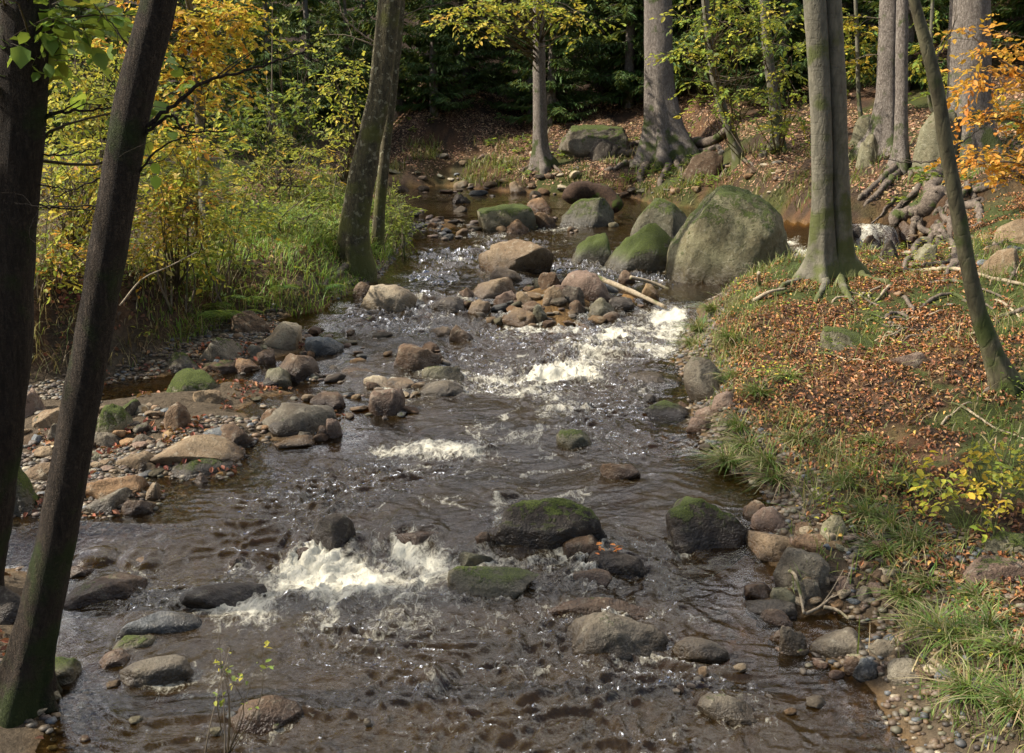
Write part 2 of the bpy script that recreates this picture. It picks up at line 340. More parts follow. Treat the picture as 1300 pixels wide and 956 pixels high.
RL = [
 # left bar and left edge
 (215, 470, 273, 496, 'oli', .75, 'round moss-green boulder at the head of the leafy left-bank pool', 'r'),
 (121, 515, 166, 551, 'oli', .7, 'round moss-covered boulder just right of the leaning dark trunk, below the leafy pool', 'r'),
 (145, 511, 177, 532, 'drk', .6, 'dark mossy rock with dead leaves heaped against it, beside the mossy round boulder', 'm'),
 (211, 513, 243, 547, 'brn', .1, 'egg-shaped brown rock standing upright among red-brown leaves on the left bar', 'r'),
 (204, 447, 260, 473, 'gry', .45, 'flat grey-brown rock with grass on top at the foot of the left bank', 'm'),
 (258, 458, 302, 474, 'brn', .3, 'low flat brown rock in shade behind the round moss-green boulder', 'm'),
 (256, 428, 313, 459, 'gry', .35, 'broad grey-brown rock below the fern fronds on the left bank', 'm'),
 (299, 456, 330, 473, 'ora', 0, 'flat orange-brown stone at the left water edge, next to a grey-brown round one', 'm'),
 (331, 409, 382, 443, 'pal', .15, 'pale grey wedge-shaped rock pointing up at the left water edge', 'a'),
 (389, 427, 435, 450, 'blu', 0, 'smooth wet blue-grey rock with water running round it, left edge', 'r'),
 (351, 450, 405, 485, 'brn', .1, 'big dark brown rounded rock resting on two smaller ones at the left edge', 'r'),
 (336, 467, 371, 492, 'oli', .2, 'olive-brown oval stone leaning on the big dark brown rounded rock', 'r'),
 (334, 479, 358, 493, 'drk', 0, 'small dark stone in front of the olive-brown oval stone', 'r'),
 (327, 445, 350, 463, 'brn', 0, 'brown square-ended stone just behind the big dark brown rounded rock', 'm'),
 (312, 438, 335, 454, 'gry', .1, 'small round grey stone left of the pale wedge-shaped rock', 'r'),
 (296, 396, 340, 423, 'brn', .15, 'brown rock half hidden under the bright green fern', 'm'),
 (247, 494, 280, 511, 'tan', 0, 'tan stone in front of the round moss-green boulder', 'm'),
 (338, 511, 428, 552, 'gry', .1, 'big angular grey rock with a sloping flat top in mid channel left', 'a'),
 (332, 518, 364, 537, 'brn', 0, 'brown stone tucked behind the left end of the big angular grey rock', 'm'),
 (396, 499, 437, 520, 'brn', .05, 'rough brown rock just behind the right end of the big angular grey rock', 'a'),
 (415, 532, 437, 556, 'pnk', 0, 'narrow pinkish-brown stone at the right end of the big angular grey rock', 'a'),
 (401, 541, 420, 557, 'brn', 0, 'small brown stone wedged in front of the big angular grey rock', 'm'),
 (351, 553, 404, 568, 'tan', 0, 'low flat tan stone with water at its front below the big angular grey rock', 'm'),
 (253, 541, 304, 559, 'blu', 0, 'smooth oval blue-grey stone on the left bar', 'r'),
 (282, 539, 328, 568, 'brn', 0, 'dark brown block-shaped rock right of the smooth oval blue-grey stone', 'm'),
 (198, 556, 304, 589, 'tan', 0, 'long low tan slab with a rough top on the left bar', 'm'),
 (221, 576, 300, 606, 'gry', .4, 'grey moss-flecked boulder in the shallows in front of the long tan slab', 'm'),
 (249, 601, 266, 614, 'tan', 0, 'small tan stone in the shallows below the grey moss-flecked boulder', 'r'),
 (166, 551, 195, 564, 'gry', .05, 'smooth pale grey oval stone near the egg-shaped brown rock', 'r'),
 (118, 549, 150, 570, 'gry', .1, 'grey stone below the mossy round boulder by the leaning trunk', 'm'),
 (150, 577, 193, 599, 'tan', .1, 'rounded tan stone with a leaf heap behind it on the left bar', 'm'),
 (107, 605, 184, 634, 'ora', 0, 'large orange-brown angular rock at the water edge of the left bar', 'a'),
 (110, 626, 166, 656, 'gry', .1, 'rough grey rock leaning against the front of the large orange-brown rock', 'm'),
 (158, 631, 197, 653, 'brn', 0, 'dark wet brown rock at the front of the large orange-brown rock', 'a'),
 (180, 614, 205, 637, 'tan', 0, 'small tan block at the right end of the large orange-brown rock', 'a'),
 (5, 598, 53, 656, 'mos', .75, 'tall mossy boulder between the two dark foreground trunks', 'm'),
 (26, 496, 58, 526, 'pnk', 0, 'pinkish-tan block at the back of the left bar between the foreground trunks', 'a'),
 (45, 521, 86, 543, 'tan', 0, 'flat tan rock in front of the pinkish-tan block between the foreground trunks', 'm'),
 (62, 540, 84, 561, 'gry', .2, 'grey stone with a greenish side just left of the leaning dark trunk', 'm'),
 (30, 590, 74, 613, 'tan', 0, 'flat long tan stone above the tall mossy boulder', 'm'),
 # near water, left
 (102, 699, 146, 719, 'oli', .1, 'greenish half-drowned stone just right of the leaning trunk, water pouring past', 'r', True),
 (157, 697, 205, 721, 'gol', 0, 'golden-brown stone under a thin sheet of water, right of the leaning trunk', 'r', True),
 (85, 718, 119, 732, 'brn', 0, 'brown stone low in the water against the leaning trunk', 'm'),
 (82, 735, 178, 766, 'brn', .2, 'broad low brown rock in the rapids right of the leaning trunk', 'm'),
 (238, 741, 337, 770, 'drk', .1, 'dark wet rock with a pointed right end in the white water', 'a'),
 (154, 780, 248, 812, 'blu', .0, 'blue-grey wet slab peaked like a roof, with water round it', 'a'),
 (148, 808, 196, 832, 'oli', .4, 'low mossy stone in front of the peaked blue-grey slab', 'r'),
 (129, 829, 167, 850, 'brn', 0, 'small round brown stone alone in the water below the peaked slab', 'r'),
 (163, 840, 240, 868, 'gry', .1, 'flat-topped grey-brown slab with two orange leaves on it, near the front', 'b'),
 (52, 840, 101, 870, 'oli', .6, 'mossy rock at the foot of the leaning dark trunk', 'r'),
 (-30, 752, 34, 795, 'drk', .2, 'dark undercut rock at the left edge behind the leaning trunk', 'm'),
 (398, 652, 455, 697, 'drk', .1, 'dark domed rock with water curling over it, left of the white falls', 'r'),
 (290, 697, 313, 722, 'brn', 0, 'brown stone with water streaming off it at the left end of the white falls', 'r', True),
 (368, 684, 408, 712, 'brn', 0, 'orange-brown rock behind a thin curtain of water at the white falls', 'r', True),
 (487, 658, 563, 695, 'brn', 0, 'wide brown rock under pouring water, left of the big black block', 'm', True),
 (604, 675, 624, 697, 'brn', 0, 'small brown stone touching the left end of the big black mossy block', 'm'),
 (582, 696, 626, 720, 'oli', .3, 'olive flat-topped stone in front of the big black mossy block', 'm'),
 (628, 638, 768, 697, 'drk', .50, 'big black block with a green moss top in mid stream', 'b', dict(depth=.24, sink=.3)),
 (714, 679, 769, 710, 'brn', 0, 'wet brown rock just behind the flat leaf-strewn slab', 'm'),
 (733, 701, 820, 728, 'drk', 0, 'flat dark slab strewn with orange leaves in the stream', 'b', dict(depth=.4)),
 (729, 723, 775, 744, 'brn', 0, 'small brown rock in front of the flat leaf-strewn slab', 'm'),
 (572, 724, 681, 761, 'oli', .45, 'wedge-shaped olive rock with mossy ridge in the lower rapids', 'a'),
 (698, 760, 825, 788, 'brn', .1, 'long low brown rock behind the big tilted slab', 'm'),
 (710, 779, 841, 837, 'gry', .15, 'big tilted grey slab rising to the right, in the lower stream', 'm'),
 (761, 584, 811, 610, 'brn', .05, 'small dark brown rock poking out alone above the big black mossy block', 'm'),
 (707, 545, 751, 568, 'oli', .5, 'small moss-topped stone alone in mid stream', 'r'),
 (622, 617, 660, 632, 'brn', 0, 'brown stone just under the surface in mid stream', 'r', True),
 (532, 845, 581, 868, 'ora', 0, 'orange stone under the water near the front', 'r', True),
 # island
 (609, 304, 700, 349, 'tan', 0, 'largest tan boulder, smooth and sloping, in mid stream above the rock island', 'm'),
 (458, 361, 529, 395, 'pal', 0, 'pale cream boulder with a sunlit top at the left water edge', 'r'),
 (448, 358, 475, 378, 'brn', 0, 'brown stone behind the pale cream boulder', 'r'),
 (623, 340, 668, 359, 'tan', 0, 'tan rock directly under the largest tan boulder on the rock island', 'm'),
 (594, 353, 655, 380, 'tan', .05, 'broad brown-tan boulder at the left end of the rock island', 'm'),
 (625, 370, 659, 393, 'pnk', 0, 'pinkish-brown stone in the middle row of the rock island', 'm'),
 (656, 370, 681, 388, 'tan', 0, 'squat tan stone left of the round brown one on the rock island', 'm'),
 (688, 363, 719, 388, 'tan', 0, 'round tan stone left of the near-black one on the rock island', 'r'),
 (710, 363, 742, 386, 'drk', 0, 'near-black rounded stone at the heart of the rock island', 'r'),
 (711, 343, 782, 382, 'pnk', 0, 'biggest pinkish rock at the back of the island, beside the fallen pole', 'a'),
 (684, 345, 712, 367, 'brn', 0, 'brown stone left of the biggest pinkish rock on the island', 'm'),
 (664, 382, 697, 400, 'brn', 0, 'brown stone at the front centre of the rock island', 'm'),
 (635, 391, 685, 414, 'gol', 0, 'golden-brown flat rock at the front edge of the rock island', 'm'),
 (676, 387, 695, 412, 'oli', .1, 'upright olive stone at the front edge of the rock island', 'm'),
 (718, 381, 742, 398, 'brn', 0, 'small brown stone below the near-black stone on the island', 'r'),
 (745, 379, 780, 405, 'oli', .05, 'streaked olive-brown rock at the right front of the island', 'm'),
 (773, 377, 804, 395, 'drk', 0, 'dark rock under the fallen pole at the right end of the island', 'm'),
 (595, 381, 622, 400, 'tan', 0, 'light tan stone at the left front of the island', 'r'),
 (582, 365, 602, 383, 'brn', 0, 'brown stone off the left end of the rock island', 'r'),
 (549, 376, 602, 397, 'drk', .1, 'dark wet low rock left of the rock island with water washing it', 'r'),
 (570, 412, 602, 436, 'brn', 0, 'brown rock in the riffle below the rock island', 'm'),
 (548, 415, 574, 429, 'tan', 0, 'low tan stone left of the brown rock in the riffle below the island', 'm'),
 (498, 435, 560, 472, 'brn', .1, 'double brown rock with a cleft, in mid channel below the pale cream boulder', 'a'),
 (435, 454, 519, 481, 'tan', 0, 'wide flat stone under a glassy sheet of water left of the double brown rock', 'm', True),
 (537, 462, 588, 484, 'oli', .3, 'greenish-brown low rock just right and below the double brown rock', 'm'),
 (529, 482, 591, 505, 'gry', 0, 'smooth whale-backed grey-brown stone with a tan left end', 'r'),
 (470, 492, 515, 527, 'pnk', .05, 'square-sided pinkish-brown block in mid channel', 'b'),
 (463, 478, 500, 494, 'pal', .1, 'pale cream flat stone behind the square-sided pinkish block', 'm'),
 (491, 480, 529, 495, 'tan', 0, 'tan low stone left of the whale-backed stone', 'm'),
 (677, 459, 713, 476, 'drk', 0, 'dark drowned rock in the middle of the upper white water', 'r', True),
 (788, 461, 859, 492, 'gry', 0, 'smooth pale grey slab under water by the right bank', 'r', True),
 (815, 500, 834, 513, 'drk', 0, 'small dark stone just in front of the smooth drowned grey slab', 'r'),
 (819, 509, 872, 530, 'drk', .55, 'dark mossy low rock at the right water edge', 'm'),
 (814, 360, 841, 381, 'gol', 0, 'golden rock with leaves beside the tip of the fallen pole', 'm'),
 (784, 344, 808, 362, 'brn', 0, 'brown stone behind the fallen pole', 'm'),
 # upstream
 (608, 260, 680, 293, 'oli', .65, 'moss-backed boulder in the upper stream, left of the little falls', 'm'),
 (679, 270, 707, 290, 'ora', 0, 'orange stone between the two mossy boulders in the upper stream', 'm'),
 (712, 252, 780, 289, 'mos', .55, 'grey-green mossy boulder under the wet curved log', 'm'),
 (573, 245, 598, 259, 'drk', .5, 'small dark mossy stone in the far pool', 'm'),
 (667, 252, 700, 268, 'ora', 0, 'flat orange rock in the far pool behind the mossy boulders', 'm'),
 (647, 231, 669, 246, 'tan', .05, 'angular tan rock at the far bank edge left of the thin grey tree', 'a'),
 (638, 279, 672, 296, 'ora', 0, 'wet orange stone in front of the moss-backed boulder', 'm'),
 (722, 298, 775, 338, 'mos', .85, 'dark mossy boulder right of the largest tan boulder', 'm'),
 (798, 254, 884, 318, 'mos', .55, 'pale-topped mossy boulder squeezed between the giant boulder and the lower green one', 'm', dict(depth=.8)),
 (768, 284, 862, 347, 'mos', .78, 'low bright-green mossy boulder just left of the giant boulder', 'm', dict(depth=.9)),
 (1088, 175, 1112, 212, 'oli', .4, 'lower yellow-green boulder behind the double beech trunk', 'r'),
 (1082, 150, 1112, 182, 'oli', .4, 'upper yellow-green boulder beside the forked spruce base', 'r'),
 (1158, 150, 1212, 222, 'oli', .4, 'big yellow-green boulder half hidden by the slim leaning tree', 'r'),
 (862, 190, 914, 226, 'brn', .4, 'long tilted tan rock among the roots of the big grey tree', 'a', dict(rot=-28, depth=.4)),
 (886, 205, 912, 224, 'pnk', .1, 'small pinkish rock right of the long tilted tan rock', 'm'),
 (1265, 282, 1330, 312, 'tan', .2, 'pale tan rock high on the root bank by the right edge', 'm'),
 (1240, 318, 1290, 350, 'tan', .15, 'tan rock ledge in the root bank right of the slim leaning tree', 'a'),
 (1096, 300, 1112, 318, 'brn', 0, 'wet brown stone in the lip of the side waterfall', 'm'),
 (1078, 288, 1094, 304, 'drk', .1, 'small dark stone on the lip of the side waterfall, near the double beech', 'a'),
 (1136, 284, 1160, 308, 'brn', .15, 'brown stone on the right of the side waterfall lip', 'a'),
 (1118, 306, 1138, 330, 'drk', 0, 'dark wet stone right of the side waterfall', 'm'),
 (1160, 312, 1186, 334, 'oli', .2, 'olive rock under the roots right of the side waterfall', 'm'),
 # right bank
 (870, 456, 941, 503, 'gry', .35, 'grey wedge-shaped rock set in the grassy right bank edge', 'a'),
 (905, 497, 941, 518, 'pnk', 0, 'pink-tan rounded stone below the grey wedge on the right edge', 'r'),
 (882, 514, 917, 533, 'pnk', 0, 'pinkish flat stone at the right water edge between two others', 'm'),
 (871, 528, 910, 549, 'pnk', 0, 'pink-brown stone lowest of the three at the right water edge', 'm'),
 (1046, 416, 1116, 444, 'oli', .6, 'mossy squarish rock among fallen leaves on the right bank', 'a'),
 (1133, 446, 1178, 468, 'pnk', 0, 'half-buried pinkish rock in the leaf litter, right bank', 'm'),
 (848, 632, 950, 702, 'drk', .62, 'big dark boulder with bright moss on top at the right water edge', 'm'),
 (944, 638, 976, 660, 'brn', 0, 'brown stone behind the moss-topped right-edge boulder', 'r'),
 (954, 644, 1000, 676, 'pnk', 0, 'purple-brown round rock right of the moss-topped boulder', 'r'),
 (945, 676, 1012, 712, 'tan', 0, 'long tan rock along the right side of the moss-topped boulder', 'm'),
 (1009, 665, 1034, 684, 'brn', .1, 'brown stone between the purple-brown rock and the olive one', 'm'),
 (1043, 656, 1074, 687, 'oli', .35, 'olive rounded rock against the right bank', 'r'),
 (1010, 679, 1074, 698, 'brn', 0, 'flat layered brown rock below the olive rounded rock', 'm'),
 (986, 699, 1049, 740, 'gry', .1, 'long olive-grey slab tilted up to the right on the stony right edge', 'm'),
 (1019, 725, 1043, 741, 'pnk', 0, 'pink stone touching the lower end of the tilted olive-grey slab', 'm'),
 (1055, 732, 1086, 751, 'pnk', 0, 'pink square stone among cobbles at the right edge', 'a'),
 (1103, 741, 1130, 758, 'pnk', 0, 'light pink angular stone by the grass at the right edge', 'a'),
 (1084, 746, 1105, 765, 'gry', 0, 'grey angular stone between two pink stones at the right edge', 'a'),
 (1000, 734, 1041, 761, 'gry', .25, 'pale olive stone with a stick lying on it, right edge', 'm'),
 (979, 746, 1010, 766, 'oli', .2, 'olive stone under the stick, left of the pale olive stone', 'm'),
 (949, 761, 1008, 784, 'gry', .0, 'long flat dark grey stone at the water edge, below the stick', 'm'),
 (963, 774, 1005, 794, 'brn', 0, 'wet brown stone in front of the long flat dark grey one', 'm'),
 (946, 739, 986, 761, 'brn', 0, 'wet reddish-brown stone in the water left of the stick', 'a'),
 (991, 798, 1021, 832, 'gry', 0, 'upright wet grey stone in the small right-hand inlet', 'm'),
 (977, 800, 1006, 816, 'brn', 0, 'brown stone leaning on the upright wet grey stone', 'm'),
 (1034, 800, 1105, 834, 'gry', .05, 'large grey-brown rock in the small right-hand inlet', 'm'),
 (1105, 814, 1142, 834, 'gry', 0, 'rounded grey rock right of the large grey-brown inlet rock', 'r'),
 (1072, 836, 1094, 858, 'brn', 0, 'brown egg-shaped stone left of the round blue-grey one', 'r'),
 (1084, 839, 1112, 865, 'blu', 0, 'round blue-grey stone near the front at the right edge', 'r'),
 (1131, 839, 1182, 868, 'gry', .1, 'round grey boulder near the front, at the foot of the grass', 'r'),
 (1189, 850, 1214, 866, 'blu', 0, 'bluish stone right of the round grey front boulder', 'r'),
 (857, 812, 922, 835, 'gry', 0, 'low grey rock washed by water, left of the small inlet', 'r'),
 (1255, 678, 1310, 708, 'mos', .5, 'mossy dark rock in the right bank above the dark root-like one', 'm'),
 (1216, 708, 1310, 746, 'pnk', .3, 'dark purplish boulder sunk in the grassy right bank', 'm'),
 # beyond the front edge
 (300, 890, 380, 925, 'brn', .1, 'brown rock in the water lowest of all near the middle front', 'm'),
 (890, 885, 960, 915, 'gry', .1, 'grey rock in the shallows lowest of all at the right front', 'm'),
]
for r in RL:
    u0, v0, u1, v1, t, mo, lab, st = r[:8]; un = len(r) > 8 and r[8] is True; kw = r[8] if len(r) > 8 and not un else {}
    big = (u1-u0) > 75
    if st == 'm' and (u0*3+v0) % 5 < 3: st = 'a'
    rock('boulder' if big or 'boulder' in lab else 'rock', u0, v0, u1, v1, t, mo, lab, st, under=un, **kw)
# the giant boulder
big = rock('boulder', 846, 240, 1001, 362, 'oli', .12, 'giant rounded boulder with mossy crown, much the largest rock in the stream', 'g', sub=6, depth=.85, seed=5,
     cuts=[(.84, -.52, -.18, .70), (-.62, -.1, .78, .92), (-.25, -.95, .10, .90)], cat='boulder')
big.color = (.20, .185, .10, .56)
# rock ledge above the far bank
rock('rock_ledge', 712, 160, 798, 182, 'gry', .55, 'flat overhanging rock ledge with moss on top, right of the thin grey tree', 'b', depth=.9, cat='ledge', y=P(766, 204)[1]+.35, sub=5)
rock('rock', 742, 178, 790, 205, 'drk', .1, 'dark recessed rock under the mossy overhanging ledge', 'a')
# cobbles: shared shapes, one object each
COBM = []
for k in range(14):
    V, Fc = rockshape(np.random.default_rng(900+k), 3, 'amma'[k % 4]); V = V*np.array([1, .8, .45 if k % 2 else .62])
    o = mk('cobble', V*.05, Fc, M_ROCK); COBM.append(o.data); bpy.data.objects.remove(o)
CL = [  # region polygon as an ellipse (u, v, ru, rv), count, size in px, label, group
 (60, 565, 65, 50, 50, (9, 26), 'brown or grey cobble heaped on the left bar among the foreground trunks', 'cobbles around the foreground trunks'),
 (165, 560, 90, 50, 95, (8, 26), 'small cobble among dead leaves on the left gravel bar', 'cobbles on the left gravel bar'),
 (300, 450, 45, 26, 16, (8, 18), 'small cobble at the foot of the left bank near the ferns', 'cobbles below the ferns'),
 (370, 530, 70, 32, 28, (8, 18), 'wet cobble in the shallows round the big angular grey rock', 'cobbles round the angular grey rock'),
 (700, 386, 115, 30, 75, (10, 30), 'brown cobble filling the mid-stream rock island', 'cobbles on the rock island'),
 (470, 470, 110, 65, 75, (8, 26), 'brown cobble in the riffle left of the white water', 'cobbles in the left riffle'),
 (560, 285, 45, 20, 26, (8, 22), 'orange-brown cobble in the stony shallows below the far pool', 'cobbles below the far pool'),
 (690, 285, 100, 14, 16, (8, 22), 'orange cobble between the mossy boulders upstream', 'cobbles between upstream boulders'),
 (680, 243, 180, 8, 40, (6, 22), 'pale cobble along the foot of the far bank', 'cobbles along the far bank'),
 (1055, 725, 75, 55, 80, (8, 24), 'pinkish or grey cobble on the stony right edge', 'cobbles on the stony right edge'),
 (1130, 835, 100, 32, 34, (8, 24), 'small cobble in the right-hand inlet near the front', 'cobbles in the right inlet'),
 (895, 530, 30, 40, 12, (8, 18), 'tan cobble along the grassy right edge below the grey wedge', 'cobbles below the grey wedge rock'),
 (1215, 310, 75, 45, 40, (7, 26), 'tan stone lodged among roots on the root bank', 'stones lodged in the root bank'),
 (1160, 400, 120, 60, 8, (8, 16), 'small stone in leaf litter on the right bank', 'stones in the right bank litter'),
 (620, 212, 130, 22, 26, (6, 20), 'mossy stone half buried in the far bank slope', 'stones in the far bank slope'),
 (950, 222, 90, 34, 24, (6, 22), 'stone half buried among leaves behind the giant boulder', 'stones behind the giant boulder'),
 (30, 870, 60, 50, 12, (10, 30), 'stone at the foot of the leaning dark trunk', 'stones at the leaning trunk foot'),
 (240, 905, 260, 40, 8, (14, 34), 'dark stone in the water along the very front', 'stones along the front'),
 (960, 870, 110, 50, 20, (10, 26), 'brown stone in the shallows right of the front', 'stones in the right front shallows'),
]
rc = np.random.default_rng(31)
CT = ['tan', 'ora', 'gry', 'brn', 'pnk', 'tan', 'gol', 'brn', 'drk', 'blu', 'pal', 'gry', 'oli']
COB = []
for (u, v, ru, rv, n, sz, lab, grp) in CL:
    for k in range(n):
        while True:
            a, b = rc.uniform(-1, 1, 2)
            if a*a+b*b < 1: break
        p = P(u+a*ru, v+b*rv); s = rc.uniform(0, 1)**1.8*(sz[1]-sz[0])+sz[0]
        rad = s*.5*np.linalg.norm(p-np.array([0, 0, CAMZ]))/F; q = rad/.05
        c = np.array(T[CT[rc.integers(len(CT))]])*rc.uniform(.7, 1.1)
        if SDW(p[0], p[1]) < .05: c = c*np.array([.5, .46, .42])
        COB.append((s, p, rad, rc.integers(len(COBM)), (rc.normal()*.15, rc.normal()*.15, rc.uniform(0, 6.3)), (q*rc.uniform(.85, 1.25), q*rc.uniform(.8, 1.1), q*rc.uniform(.7, 1.1)), (*c, rc.choice([0, 0, 0, .25])), lab, grp))
COB.sort(key=lambda t: -t[0])
for (s, p, rad, m_, ro, sc, c, lab, grp) in COB[:290]:
    o = bpy.data.objects.new('cobble', COBM[m_]); COL.objects.link(o); o.location = (p[0], p[1], p[2]+rad*.12); o.rotation_euler = ro; o.scale = sc
    o.color = c; tag(o, lab, 'stone', grp)
def smallstones():
    Vs, Fs, Cs, o = [], [], [], 0
    for (s, p, rad, m_, ro, sc, c, lab, grp) in COB[290:]:
        me = COBM[m_]; V = np.empty(len(me.vertices)*3, np.float32); me.vertices.foreach_get('co', V); V = V.reshape(-1, 3)*np.array(sc); a = ro[2]; ca, sa = math.cos(a), math.sin(a)
        V = np.stack([V[:, 0]*ca-V[:, 1]*sa, V[:, 0]*sa+V[:, 1]*ca, V[:, 2]], 1)+np.array([p[0], p[1], p[2]+rad*.12])
        Fc = np.empty(len(me.polygons)*3, np.int32); me.polygons.foreach_get('vertices', Fc); Vs.append(V); Fs.append(Fc.reshape(-1, 3)+o); o += len(V); Cs.append(np.tile(c[:3], (len(V), 1)))
    tag(mk('small_stones', np.concatenate(Vs), np.concatenate(Fs), M_PEB, attrs={'Col': np.concatenate(Cs)}), 'small loose stones along the banks and in the shallows', None, None, 'stuff')
# pebbles: nobody could count them
def pebbles():
    Vb, Fb = ico(1); pts = []
    N = 130000; x = rc.uniform(-5, 5, N); y = rc.uniform(3.2, 22, N); sd = SDW(x, y); h = H(x, y)-W(x, y)
    dl = lookup(GDL, x, y)
    ok = (sd > -.5) & (sd < np.where(x < 0, 1.9, np.where(y < 6.5, .9, .4))) & (dl < .15) & (h > -.14) & (y < 30)
    rr = n2(x, y, 1.2, 2) + .35*(x > 0) + .25 > .0
    ok &= rr; x, y = x[ok][:16000], y[ok][:16000]; z = H(x, y); s = rc.uniform(.008, .026, len(x))*(1+.03*y)
    V = Vb[None]*s[:, None, None]*np.array([1.2, 1, .6])*rc.uniform(.7, 1.3, (len(x), 1, 3)) + np.stack([x, y, z+s*.2], 1)[:, None]
    Fc = (Fb[None]+(np.arange(len(x))*len(Vb))[:, None, None]).reshape(-1, 3)
    c = np.array([T[CT[i]] for i in rc.integers(len(CT), size=len(x))])*rc.uniform(.3, .75, (len(x), 1))
    tag(mk('gravel', V.reshape(-1, 3), Fc, M_PEB, attrs={'Col': rep(c, len(Vb))}), 'fine mixed gravel along the stream edges', None, None, 'stuff')
m, nt, out = nodes('pebble'); c = nd(nt, 'Attribute', attribute_name='Col').outputs[0]; tc = nd(nt, 'TexCoord').outputs['Object']
nn = noise(nt, tc, 60, 3); M_PEB = m
p = nd(nt, 'BsdfPrincipled', {'Base Color': mixc(nt, ramp(nt, nn.outputs[0], .3, .7, 0, .5), c, (.08, .06, .045)), 'Roughness': .6}); nt.links.new(p.outputs[0], out.inputs[0])
pebbles()
smallstones()
# ------------------------------------------------------------------ ground
def groundmesh():
    x, y = gx, gy; sd, dl = GSD, GDL
    n1 = n2(x, y, .8, 4); nb = n2(x, y, 3.3, 3); nc = n2(x, y, 11, 2)
    C = np.zeros(x.shape+(3,))
    soil = np.array([.065, .042, .026]); lit = np.array([.13, .068, .034]); moss = np.array([.055, .075, .016]); needle = np.array([.052, .034, .022])
    bed = np.array([.17, .10, .038]); grav = np.array([.105, .08, .052]); grs = np.array([.075, .08, .028])
    def mix(a, b, t): return a*(1-t[..., None])+b*t[..., None]
    C[:] = soil
    C = mix(C, lit, ss(nb+.3*nc, -.2, .4)*.8)
    rightm = ss(x, .6, 1.2)*(1-ss(y, 15, 17))
    mm = ss(n1*1.1+.45*nb, -.12, .25)*rightm*ss(sd, .2, .7); C = mix(C, moss, mm*.9)
    leftg = ss(-x, 0, .5)*ss(dl, .2, .9)*ss(y, 11, 12.5); C = mix(C, grs, leftg*.7*ss(nb, -.5, .3))
    farm = ss(y, 16.5, 18)*ss(n1+.3*nb, -.2, .25)*.75*(1-ss(y, 27, 31)); C = mix(C, moss, farm)
    C = mix(C, needle, ss(y, 31, 35))
    C = mix(C, grav, (1-ss(dl, .05, .3))*ss(-x, -.3, .2)*ss(1.6-sd, 0, .5)*(y < 14))
    C = mix(C, grav, (1-ss(sd, .25, .55))*(y < 14))
    C = mix(C, bed*(1+.35*nb[..., None]), 1-ss(sd, -.05, .12))
    C *= (1+.18*nc[..., None])
    ny, nx = x.shape; i = np.arange(ny-1)[:, None]*nx+np.arange(nx-1)[None]
    Fc = np.stack([i, i+1, i+nx+1, i+nx], -1).reshape(-1, 4)
    V = np.stack([x, y, GH], -1).reshape(-1, 3)
    m, nt, out = nodes('forest_floor'); tc = nd(nt, 'TexCoord').outputs['Object']; c = nd(nt, 'Attribute', attribute_name='Col').outputs[0]
    a = noise(nt, tc, 18, 6, .7); b = noise(nt, tc, 90, 4, .7); vo = nd(nt, 'TexVoronoi', {'Vector': tc, 'Scale': 30.0}); vo.inputs['Randomness'].default_value = 1
    c = mixc(nt, ramp(nt, a.outputs[0], .35, .68, 0, .7), c, mixc(nt, 1.0, c, (.42, .38, .34), 'MULTIPLY'))
    c = mixc(nt, ramp(nt, b.outputs[0], .5, .72, 0, .6), c, mixc(nt, 1.0, c, (1.7, 1.55, 1.4), 'MULTIPLY'))
    h = math_(nt, 'ADD', math_(nt, 'ADD', a.outputs[0], math_(nt, 'MULTIPLY', b.outputs[0], .5)), math_(nt, 'MULTIPLY', vo.outputs[0], .4))
    bp = nd(nt, 'Bump', {'Height': h, 'Strength': .8, 'Distance': .04})
    p = nd(nt, 'BsdfPrincipled', {'Base Color': c, 'Roughness': .93, 'Normal': bp.outputs[0], 'Specular IOR Level': .2}); nt.links.new(p.outputs[0], out.inputs[0])
    tag(mk('ground', V, Fc, m, attrs={'Col': np.clip(C, .01, .9).reshape(-1, 3)}), None, None, None, 'structure')
groundmesh()
